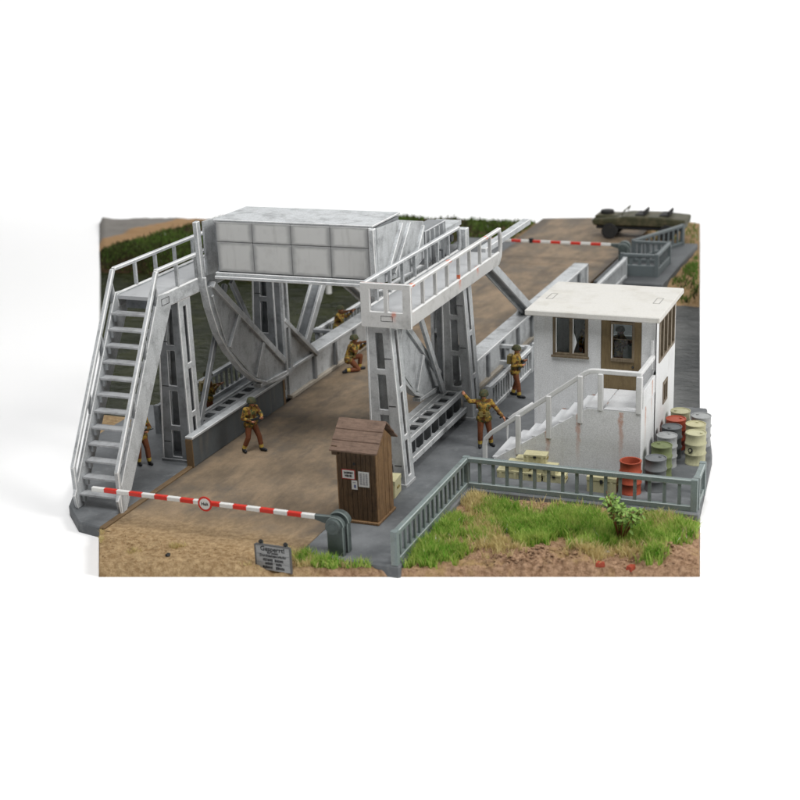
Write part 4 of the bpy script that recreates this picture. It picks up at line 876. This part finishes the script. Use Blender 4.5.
def soldier(loc, rz, label, P, pouch=True, scale=1.0, pack=False):
    """P: joints in a frame with x = the soldier's right, y = forward, z = up"""
    Vv = {k: Vector(v) for k, v in P.items()}
    C = []; pel, ch, nk, hd = Vv['pelvis'], Vv['chest'], Vv['neck'], Vv['head']; up = (ch - pel).normalized()
    rt = (Vv['shR'] - Vv['shL']).normalized(); fw = up.cross(rt) * 1.0
    fw = Vector((0, 0, 1)).cross(rt); fw.normalize()
    C.append((pel - rt * .055, pel + rt * .055, .125, .125, 0)); C.append((pel, ch, .135, .15, 0)); C.append((ch - rt * .085, ch + rt * .085, .125, .125, 0)); C.append((ch + up * .06 - rt * .10, ch + up * .06 + rt * .10, .085, .085, 0))
    C.append((Vv['shL'], ch + up * .06, .078, .1, 0)); C.append((Vv['shR'], ch + up * .06, .078, .1, 0))
    C.append((pel + up * -.06 - rt * .08, pel + up * -.06 + rt * .08, .135, .135, 0))          # smock skirt
    C.append((ch + up * .1, nk, .075, .058, 0)); C.append((nk, hd - Vector((0, 0, .04)), .052, .055, 3))
    hf = (Vv['look'] - hd).normalized() if 'look' in Vv else fw
    hr_ = hf.cross(Vector((0, 0, 1))).normalized(); hu = hr_.cross(hf)
    C.append((hd - hf * .02 + hu * .02, hd + hf * .015 + hu * .03, .088, .085, 3)); C.append((hd + hf * .03 - hu * .055, hd + hf * .045 - hu * .065, .055, .045, 3))   # skull, jaw
    C.append((hd + hf * .10 + hu * .0, hd + hf * .112 - hu * .02, .014, .018, 3))                                              # nose
    for s in (-1, 1): C.append((hd + hr_ * .088 * s - hu * .01, hd + hr_ * .092 * s + hu * .025, .014, .018, 3)); C.append((hd + hf * .088 + hr_ * .03 * s + hu * .022, hd + hf * .09 + hr_ * .036 * s + hu * .02, .012, .012, 3))
    C.append((hd + hf * .088 - hu * .045 - hr_ * .02, hd + hf * .088 - hu * .045 + hr_ * .02, .012, .012, 3))
    for s in 'LR':
        hip, kn, an, to = Vv['hip' + s], Vv['kn' + s], Vv['an' + s], Vv['to' + s]
        C.append((hip, kn, .098, .068, 1)); C.append((kn, an + (kn - an) * .38, .070, .066, 1)); C.append((an + (kn - an) * .40, an + (kn - an) * .12, .064, .058, 4))
        C.append((an + (kn - an) * .1, an, .055, .054, 2)); C.append((an - Vector((0, 0, .03)), to, .055, .042, 2)); C.append((an - (to - an) * .25 - Vector((0, 0, .03)), an - Vector((0, 0, .03)), .045, .05, 2))
        arm_hand(C, Vv['sh' + s], Vv['el' + s], Vv['ha' + s], Vv.get('curl' + s, Vector((0, 0, -1))), -1 if s == 'R' else 1)
    K = {0: 1.13, 1: 1.15, 2: 1.12, 3: 1.06, 4: 1.15}; C = [(p, q, a * K[m], b * K[m], m) for p, q, a, b, m in C]
    mb = MB()
    for c in C: capsule(mb, *c[:4])
    tmp = bpy.data.objects.new('tmp', mb.mesh('tmp')); COL.objects.link(tmp)
    rm = tmp.modifiers.new('r', 'REMESH'); rm.mode = 'VOXEL'; rm.voxel_size = .0105
    sm_ = tmp.modifiers.new('s', 'SMOOTH'); sm_.factor = .5; sm_.iterations = 2
    dg = bpy.context.evaluated_depsgraph_get(); dg.update(); me = bpy.data.meshes.new_from_object(tmp.evaluated_get(dg)); bpy.data.objects.remove(tmp)
    nf = len(me.polygons); cen = np.empty(nf * 3); me.polygons.foreach_get('center', cen); cen = cen.reshape(-1, 3)
    best = np.full(nf, 1e9); idx = np.zeros(nf, int)
    for p, q, a, b, m in C:
        p = np.array(p); q = np.array(q); d = q - p; L2 = max(d @ d, 1e-9); t = np.clip(((cen - p) @ d) / L2, 0, 1)
        ds = np.linalg.norm(cen - p - t[:, None] * d, axis=1) - (a + (b - a) * t); u = ds < best; best[u] = ds[u]; idx[u] = m
    me.materials.clear()
    for m in (CAMO, TROUSER, BOOT, SKIN, GAITER): me.materials.append(m)
    me.polygons.foreach_set('material_index', idx.astype(np.int32)); me.shade_smooth()
    B = thing('person', loc, label, 'person', 'soldiers', rz, True); B.scale = (scale,) * 3
    me.name = 'body'; link(bpy.data.objects.new('body', me), B)
    # helmet: dome with a short brim, chin strap
    hm_ = MB(); c0 = hd + hu * .035 - hf * .01; prof = [(r_ * 1.1, h_ * 1.05) for r_, h_ in ((.142, -.028), (.140, -.012), (.134, .02), (.122, .06), (.098, .094), (.062, .116), (.02, .125), (0, .126))]; vs = []; n = 18
    for r, h in prof:
        for k in range(n):
            a = 2 * math.pi * k / n; j = 1 + random.uniform(-.05, .05) * (h > 0); vs.append(c0 + hr_ * r * j * math.cos(a) * .93 + hf * r * j * math.sin(a) * 1.04 + hu * h)
    hm_.add(vs, [(i * n + k, i * n + (k + 1) % n, (i + 1) * n + (k + 1) % n, (i + 1) * n + k) for i in range(len(prof) - 1) for k in range(n)] + [tuple(range(n))[::-1]])
    hl = link(bpy.data.objects.new('helmet', meshof(hm_, 'helmet', HELM, True)), B)
    st = MB()
    for s in (-1, 1): st.tube([hd + hr_ * .092 * s + hu * .02, hd + hr_ * .075 * s - hu * .07 + hf * .02, hd - hu * .12 + hf * .03], .009, 5)
    link(bpy.data.objects.new('chin_strap', meshof(st, 'chin_strap', WEB)), hl)
    bl = MB(); bp = pel + up * .085; ring = [bp + rt * .165 * math.cos(a) + fw * .15 * math.sin(a) for a in [2 * math.pi * k / 16 for k in range(17)]]; bl.tube(ring, .024, 6, cap=False)
    for s in (-1, 1): bl.tube([ch + up * .12 + rt * .085 * s - fw * .02, ch + up * .135 + rt * .085 * s + fw * .06, ch + rt * .085 * s + fw * .137, bp + rt * .085 * s + fw * .14], .016, 5)
    link(bpy.data.objects.new('webbing', meshof(bl, 'webbing', WEB, True)), B)
    if pouch:
        for s in (-1, 1):
            pm = MB(); o0 = bp + rt * .09 * s + fw * .165 + up * .02; pm.beam(o0 - up * .075, o0 + up * .085, .10, .06, rt)
            link(bpy.data.objects.new('pouch', meshof(pm, 'pouch', WEB)), B)
    if pack:
        pm = MB(); o0 = ch - fw * .2; pm.beam(o0 - up * .14, o0 + up * .14, .26, .13, rt); link(bpy.data.objects.new('pack', meshof(pm, 'pack', WEB)), B)
    return B
def to_world(B, v): return Vector(B.location) + Quaternion((0, 0, 1), B.rotation_euler.z) @ (Vector(v) * B.scale[0])
def weapon(B, muzzle, butt, kind, label):
    """long gun laid between two points given in the holder's frame"""
    a, b = to_world(B, butt), to_world(B, muzzle); d = (b - a).normalized(); L_ = (b - a).length; side = d.cross(Vector((0, 0, 1))).normalized(); up = side.cross(d)
    W_ = thing(kind, tuple(a), label, 'weapon'); q = lambda t, u=0, s=0: a + d * L_ * t + up * u + side * s
    MB().beam(q(0, -.02), q(.30, 0), .045, .09, side).build('stock', GUNW if kind == 'rifle' else GUNM, W_, bevel=.01)
    MB().beam(q(.28), q(.62), .045, .065, side).build('receiver', GUNW if kind == 'rifle' else GUNM, W_, bevel=.008)
    MB().tube([q(.55, .01), q(1, .01)], .014, 8).build('barrel', GUNM, W_)
    if kind == 'rifle': MB().beam(q(.40, -.02), q(.46, -.09), .035, .07, side).build('magazine', GUNM, W_)
    else: MB().beam(q(.5, 0, -.02), q(.5, 0, -.22), .03, .05, d).build('magazine', GUNM, W_)
    MB().beam(q(.30, -.02), q(.26, -.12), .03, .045, side).build('grip', GUNM, W_)
STD = dict(pelvis=(0, 0, .93), chest=(0, .02, 1.26), neck=(0, .03, 1.46), head=(0, .05, 1.585), shR=(.185, .02, 1.38), shL=(-.185, .02, 1.38),
           elR=(.27, -.02, 1.12), elL=(-.27, -.02, 1.12), haR=(.25, .12, .90), haL=(-.25, .12, .90), hipR=(.09, 0, .88), hipL=(-.09, 0, .88),
           knR=(.11, .04, .48), knL=(-.11, .04, .48), anR=(.12, 0, .085), anL=(-.12, 0, .085), toR=(.14, .16, .045), toL=(-.14, .16, .045))
def pose(**k): d = dict(STD); d.update(k); return d
def face(dx, dy): return math.atan2(dy, dx) - math.pi / 2
# 1 standing on the road, legs apart, gun across the body, turned to the right
P1 = pose(pelvis=(0, -.02, .90), chest=(0, .02, 1.22), neck=(0, .05, 1.42), head=(.0, .09, 1.545), shR=(.185, .0, 1.34), shL=(-.18, .05, 1.34), elR=(.27, -.06, 1.08), haR=(.14, .16, 1.0), elL=(-.24, .22, 1.12), haL=(-.06, .42, 1.12),
          hipR=(.09, -.02, .85), hipL=(-.09, 0, .85), knR=(.17, .02, .46), anR=(.24, -.14, .085), toR=(.30, .0, .045), knL=(-.13, .18, .46), anL=(-.16, .22, .085), toL=(-.17, .39, .045), curlR=(-.4, .3, .6), curlL=(.5, .2, .6), look=(.1, .6, 1.5))
s1 = soldier((-3.12, 4.82, .004), face(.88, -.30), 'camouflaged soldier standing with legs apart on the road holding a short gun', P1)
weapon(s1, (-.10, .62, 1.18), (.22, .02, .99), 'submachine_gun', 'short dark gun held by the soldier standing on the road')
# 2 kneeling by the left parapet, aiming ahead
PK = pose(pelvis=(0, -.06, .50), chest=(0, .06, .82), neck=(0, .11, 1.0), head=(.02, .15, 1.12), shR=(.18, .02, .93), shL=(-.17, .10, .93), elR=(.26, .12, .72), haR=(.07, .27, .90), elL=(-.13, .34, .74), haL=(-.01, .54, .93),
          hipR=(.09, -.06, .46), hipL=(-.09, -.04, .46), knR=(.12, .22, .10), anR=(.13, -.20, .10), toR=(.13, -.30, .05), knL=(-.12, .36, .48), anL=(-.13, .30, .085), toL=(-.14, .47, .045), curlR=(-.3, .3, .6), curlL=(.2, .1, .9), look=(.02, .9, 1.12))
s2 = soldier((-3.45, 13.05, .004), face(.72, .50), 'camouflaged soldier kneeling by the left parapet and aiming along the bridge', PK, scale=1.06)
weapon(s2, (0, 1.02, 1.02), (.08, .10, .99), 'rifle', 'rifle aimed by the soldier kneeling by the left parapet')
# 3 aiming over the left cross railing
PA = pose(chest=(0, .06, 1.25), neck=(0, .10, 1.44), head=(.03, .13, 1.56), shR=(.18, .0, 1.36), shL=(-.16, .12, 1.36), elR=(.28, .14, 1.20), haR=(.06, .27, 1.37), elL=(-.12, .36, 1.22), haL=(0, .56, 1.42), knL=(-.12, .16, .47), anL=(-.13, .15, .085), toL=(-.14, .31, .045), knR=(.13, .0, .46), anR=(.15, -.18, .085), toR=(.18, -.03, .045), curlR=(-.3, .3, .6), curlL=(.2, .1, .9), look=(.03, 1, 1.6))
s3 = soldier((-5.05, 15.55, .022), face(.86, .45), 'camouflaged soldier aiming a rifle behind the left cross railing', PA, scale=.98)
weapon(s3, (0, 1.12, 1.58), (.09, .08, 1.44), 'rifle', 'rifle pointed upward by the soldier behind the left cross railing')
# 4 waving, arm up at the tower leg, facing the camera
P4 = pose(shR=(.185, .0, 1.38), elR=(.40, .03, 1.40), haR=(.545, .08, 1.62), curlR=(0, .6, .5), shL=(-.185, .02, 1.37), elL=(-.35, .05, 1.16), haL=(-.52, .18, .96), curlL=(.2, .3, -.6), knR=(.12, .05, .48), anR=(.13, .02, .085), toR=(.15, .18, .045), knL=(-.15, .02, .48), anL=(-.20, -.06, .085), toL=(-.26, .08, .045), look=(.15, .9, 1.5))
s4 = soldier((3.50, 7.05, .012), face(.40, -.92), 'camouflaged soldier facing the road end with one arm raised beside the guardhouse stairs', P4, scale=1.03)
weapon(s4, (-.82, .32, .80), (-.38, .10, 1.06), 'submachine_gun', 'short dark gun in the lowered hand of the arm-raising soldier')
# 5 standing guard on the pavement, turned right
P5 = pose(elR=(.27, .0, 1.12), haR=(.10, .22, 1.10), elL=(-.25, .10, 1.12), haL=(-.05, .30, 1.22), curlR=(-.4, .3, .5), curlL=(.4, .3, .5), knR=(.12, .12, .48), anR=(.12, .16, .085), toR=(.13, .33, .045), knL=(-.11, .0, .48), anL=(-.12, -.14, .085), toL=(-.13, .02, .045), look=(0, 1, 1.55))
s5 = soldier((3.0, 11.85, .012), face(.93, .0), 'camouflaged soldier standing by the pale slatted railing left of the guardhouse', P5, scale=1.02, pack=True)
weapon(s5, (-.22, .42, 1.42), (.18, .16, .98), 'submachine_gun', 'dark gun held across the chest by the soldier at the slatted railing')
# 6 half hidden behind the stairs, 7 behind the left leg, 8 behind the right parapet, 9 inside the guardhouse
s6 = soldier((-5.76, 2.85, .012), face(.75, -.5), 'camouflaged soldier half hidden behind the white staircase', pose(elR=(.30, .05, 1.12), haR=(.16, .28, 1.05), elL=(-.26, .12, 1.12), haL=(-.08, .34, 1.1), curlR=(-.4, .3, .5), curlL=(.4, .3, .5), knL=(-.13, .12, .48), anL=(-.14, .15, .085), toL=(-.15, .31, .045)))
weapon(s6, (-.2, .55, 1.2), (.22, .12, 1.0), 'submachine_gun', 'dark gun held by the soldier behind the staircase')
s7 = soldier((-5.62, 6.7, .012), face(.6, .6), 'camouflaged soldier behind the slotted left tower leg', pose(elR=(.27, .1, 1.15), haR=(.10, .28, 1.2), elL=(-.22, .2, 1.15), haL=(0, .42, 1.25), curlR=(-.4, .3, .5), curlL=(.4, .3, .5)), pack=True)
s9 = soldier((7.15, 8.6, 1.982), face(.95, -.2), 'camouflaged soldier inside the guardhouse behind the door glass', pose(elR=(.27, .1, 1.15), haR=(.10, .28, 1.2), elL=(-.22, .2, 1.15), haL=(0, .42, 1.25), curlR=(-.4, .3, .5), curlL=(.4, .3, .5), head=(0, .08, 1.56)), scale=.93)
weapon(s9, (-.15, .75, 1.35), (.15, .15, 1.1), 'rifle', 'gun of the soldier inside the guardhouse')
s10 = soldier((6.2, 8.9, 1.982), face(.2, -.9), 'camouflaged soldier inside the guardhouse behind the broken window', pose(), scale=.93)

# ------------------------------------------------------------------ vegetation and loose ground cover
def blades(name, pts, hmin, hmax, w, mat, label, cat, lean=.5, seed=1):
    """one mesh of bent grass blades; pts: (x, y, z)"""
    r = np.random.default_rng(seed); P_ = np.array(pts); n = len(P_); h = r.uniform(hmin, hmax, n); a = r.uniform(0, 2 * np.pi, n); ln = r.uniform(.1, lean, n) * h; b = r.uniform(0, 2 * np.pi, n); ww = w * r.uniform(.6, 1.3, n)
    s = np.stack([np.cos(a), np.sin(a), np.zeros(n)], 1) * ww[:, None] / 2; d = np.stack([np.cos(b), np.sin(b), np.zeros(n)], 1); up = np.array([0, 0, 1.])
    m = P_ + d * (ln * .35)[:, None] + up * (h * .55)[:, None]; t = P_ + d * ln[:, None] + up * h[:, None]
    V = np.stack([P_ - s, P_ + s, m + s * .8, m - s * .8, t], 1).reshape(-1, 3); k = np.arange(n)[:, None] * 5
    F = np.concatenate([k + [0, 1, 2], k + [0, 2, 3], k + [3, 2, 4]], 1).reshape(-1, 3)
    me = bpy.data.meshes.new(name); me.vertices.add(len(V)); me.vertices.foreach_set('co', V.ravel()); me.loops.add(F.size); me.loops.foreach_set('vertex_index', F.ravel().astype(np.int32))
    me.polygons.add(len(F)); me.polygons.foreach_set('loop_start', np.arange(0, F.size, 3, dtype=np.int32)); me.update(calc_edges=True); me.validate(); me.materials.append(mat)
    return props(link(bpy.data.objects.new(name, me)), label, cat, kind='stuff')
def inside(x, y, m=.06):
    c = [CORN['nl'], CORN['nr'], CORN['fr'], CORN['fl']]
    for (ax, ay), (bx_, by) in zip(c, c[1:] + c[:1]):
        if (bx_ - ax) * (y - ay) - (by - ay) * (x - ax) < m * math.hypot(bx_ - ax, by - ay): return False
    return True
def free(x, y):
    if not inside(x, y): return False
    if x < 4.20 and y > -1.62: return False
    if y > 3.66: return False
    return True
def scatter(spots, seed, tuft=9):
    r = random.Random(seed); out_ = []
    for cx, cy, rr, n in spots:
        for _ in range(n // tuft):
            x, y = r.gauss(cx, rr * .5), r.gauss(cy, rr * .5)
            for _ in range(tuft):
                xx, yy = x + r.gauss(0, .035), y + r.gauss(0, .035)
                if free(xx, yy): out_.append((xx, yy, near_z(xx, yy) - .01))
    return out_
green = [(4.50, .75, .42, 2400), (4.50, -.45, .60, 4200), (4.42, 1.7, .30, 1200), (5.35, 2.75, .45, 2200), (6.05, 2.05, .55, 4400), (6.9, 2.0, .65, 5200), (7.7, 2.35, .65, 4200), (6.7, 1.25, .45, 2800), (7.2, 2.75, .6, 2200), (8.9, 2.3, .65, 2400), (5.2, 1.9, .5, 500), (5.4, .9, .5, 400), (9.5, 3.1, .4, 500), (9.8, 2.0, .55, 1700), (10.2, 2.7, .5, 1200), (8.4, 1.7, .5, 1500),
         (2.4, -1.88, .35, 1300), (3.4, -1.75, .5, 2000), (1.75, -1.75, .22, 400), (3.9, -1.55, .5, 1500), (5.2, -.1, .3, 400), (9.9, .85, .3, 600), (8.0, .85, .35, 400)]
blades('grass', scatter(green, 3), .12, .36, .026, GRASS, 'bright green static grass along the railing', 'grass', .7, 3)
straw = [(4.50, 3.25, 0.46, 1344), (4.85, 2.75, 0.40, 924), (5.25, 1.75, 0.46, 924), (5.5, 1.1, 0.52, 840), (5.75, .5, 0.57, 672), (9.55, 3.2, 0.52, 1344), (8.35, .55, 0.46, 798), (9.3, 1.2, 0.57, 462), (1.35, -1.85, 0.25, 294), (2.0, -2.0, 0.40, 462), (10.0, 2.6, 0.69, 378), (6.6, 2.8, 0.92, 546), (4.6, .1, 0.57, 294), (7.9, 2.9, 1.03, 630), (7.0, 1.9, 0.92, 294), (2.9, -1.8, 0.57, 294), (5.0, 2.2, 0.34, 378), (6.3, .1, 0.46, 210)]
blades('dry_grass', scatter(straw, 5), .10, .30, .024, STRAW, 'pale straw coloured tufts among the green grass', 'dry grass', .8, 5)
lsp = [(-1.7, -2.12, .16, 240), (-4.22, -1.95, .15, 300), (-3.9, -2.5, .25, 260), (-2.6, -2.8, .2, 90), (.5, -2.4, .25, 80)]
blades('dry_grass', scatter(lsp, 6), .05, .15, .014, STRAW, 'small straw tufts on the sandy ground left of the road end', 'dry grass', .8, 6)
def lumps(name, spots, smin, smax, mat, label, cat, seed, zf=near_z):
    r = random.Random(seed); mb = MB(); ico = bmesh.new(); bmesh.ops.create_icosphere(ico, subdivisions=1, radius=1); ico.verts.ensure_lookup_table(); vv = [v.co.copy() for v in ico.verts]; ff = [tuple(v.index for v in f.verts) for f in ico.faces]; ico.free()
    for cx, cy, rr, n in spots:
        for _ in range(n):
            x, y = r.gauss(cx, rr * .55), r.gauss(cy, rr * .4)
            if not free(x, y) or (x < 1.4 and y > -1.85): continue
            s = smin + (smax - smin) * r.random() ** 3; z = zf(x, y)
            mb.add([(x + v.x * s * r.uniform(.7, 1.2), y + v.y * s * r.uniform(.7, 1.2), z + v.z * s * r.uniform(.4, .8)) for v in vv], ff)
    o = mb.build(name, mat, None, smooth=False); return props(o, label, cat, kind='stuff')
lumps('gravel', [(-2, -2.6, 1.6, 900), (.2, -2.5, 1.4, 800), (-3.2, -2.4, .8, 350)], .008, .035, EARTH, 'loose grit on the sandy ground at the near edge', 'grit', 11)
lumps('clods', [(7.5, .1, .9, 330), (6.4, -.5, .8, 220), (10.0, 1.2, .6, 160), (5.5, .6, .8, 200), (7.2, 3.5, 1.6, 500), (4.4, -1.0, .8, 120), (8.8, .6, .6, 160), (6.9, -.2, .7, 160)], .010, .075, EARTH, 'brown clods of turned earth among the grass', 'earth', 12)
for k, (x, y, lab) in enumerate(((8.72, .12, 'left red brick fragment at the near edge of the dirt'), (9.42, .34, 'right red brick fragment at the near edge of the dirt'))):
    b_ = MB(); b_.hexa([(-.13, -.08, 0), (.12, -.09, 0), (.13, .07, 0), (-.11, .08, 0)], [(-.11, -.06, .10), (.10, -.07, .12), (.11, .05, .09), (-.09, .07, .11)])
    o = link(bpy.data.objects.new('brick_fragment', meshof(b_, 'brick_fragment', BRICKM))); o.location = (x, y, near_z(x, y) - .02); o.rotation_euler = (.1, .05, .4 + k); props(o, lab, 'brick', 'red brick fragments')
for k, (x, y, lab) in enumerate(((5.75, 1.75, 'grey stone between the two patches of grass'), (8.65, 1.1, 'grey stone in the dirt below the leafy bush'), (-1.6, -2.75, 'dark stone on the sandy ground left of the sign'), (.95, -1.45, 'small dark stone on the road beside the sign'))):
    s = (.09, .10, .07, .04)[k]; bm = bmesh.new(); bmesh.ops.create_icosphere(bm, subdivisions=2, radius=s)
    for v in bm.verts: v.co *= 1 + .35 * mnoise.noise(v.co * 14 + Vector((k, 0, 0))); v.co.z *= .65
    me = bpy.data.meshes.new('stone'); bm.to_mesh(me); bm.free(); me.materials.append(surf('stone_grey', (.28, .26, .24), (.12, .11, .10), 9, .4, .7, .6) if k < 2 else BLACK)
    o = link(bpy.data.objects.new('stone', me)); o.location = (x, y, max(near_z(x, y), 0 if k == 3 else -9) + s * .2); props(o, lab, 'stone')
# leafy bush in front of the railing
BU = thing('bush', (8.85, 1.75, near_z(8.85, 1.75) - .03), 'small leafy green bush with red stems in front of the railing', 'bush')
r = random.Random(21); base = Vector(BU.location); tips = []
for k in range(9):
    a = 2 * math.pi * k / 9 + r.uniform(-.3, .3); d = Vector((math.cos(a) * r.uniform(.3, .8), math.sin(a) * r.uniform(.2, .5), r.uniform(.85, 1.4)))
    p1 = base + d * .4 + Vector((0, 0, .05)); p2 = base + d
    MB().tube([base, p1, p2], [.022, .016, .008], 6).build('stem', STEM, BU); tips.append((p1, p2))
    for j in range(2):
        m_ = p1.lerp(p2, .3 + .3 * j); e = m_ + Vector((r.uniform(-.25, .25), r.uniform(-.2, .2), r.uniform(.05, .28))); MB().tube([m_, e], [.009, .005], 5).build('twig', STEM, BU); tips.append((m_, e))
def leaf_mesh():
    return meshof(MB().add([(0, 0, 0), (.035, .05, .012), (.03, .10, .016), (0, .14, 0), (-.03, .10, .016), (-.035, .05, .012), (0, .07, -.006)], [(0, 1, 6), (1, 2, 6), (2, 3, 6), (3, 4, 6), (4, 5, 6), (5, 0, 6)]), 'leaf', LEAF, True)
lme = [leaf_mesh()]
mbl = MB(); cnt = 0
for (p1, p2) in tips:
    for j in range(11):
        pos = p1.lerp(p2, r.uniform(.1, 1.05)) + Vector((r.gauss(0, .06), r.gauss(0, .06), r.gauss(0, .05)))
        o = inst('leaf', lme[0], pos, BU, (r.uniform(-.7, .9), r.uniform(-.6, .6), r.uniform(0, 6.3))); s = r.uniform(.7, 1.35); o.scale = (s, s, s)
# far bank cover
def far_pts(n, seed, f):
    r = random.Random(seed); out_ = []
    while len(out_) < n:
        y = r.uniform(28.6, 42.5); x = r.uniform(-29, 6.5)
        if not inside(x, y, .1) or -5.0 < x < 1.6 or (1.4 < x < 4.7 and y < 37) or (-7.3 < x < -4 and y < 36.2): continue
        if r.random() < f(x, y): out_.append((x, y, far_z(x, y) - .02))
    return out_
def fg(x, y):
    if x > 4.5: return .25 + .75 * (fbm(x, y, .5) > -.1)
    if x > 0: return .12 * (y > 37.5)
    if -2.0 * x + .6 * y > 68: return .0
    return .8 * (fbm(x, y, .22) > -.05) + .12
blades('far_grass', far_pts(30000, 8, fg), .08, .26, .05, GRASSF, 'dull green grass over the far bank', 'grass', .7, 8)
def fd(x, y): return (.95 if (y < 31.5 and x < -7) else .25) if -2.0 * x + .6 * y < 68 and x < -5 else (.3 if x > 4.6 and y < 30.4 else 0)
blades('far_scrub', far_pts(9000, 9, fd), .10, .36, .07, DARKVEG, 'dark scrub along the far waterline', 'scrub', .8, 9)
bpy.context.view_layer.update()
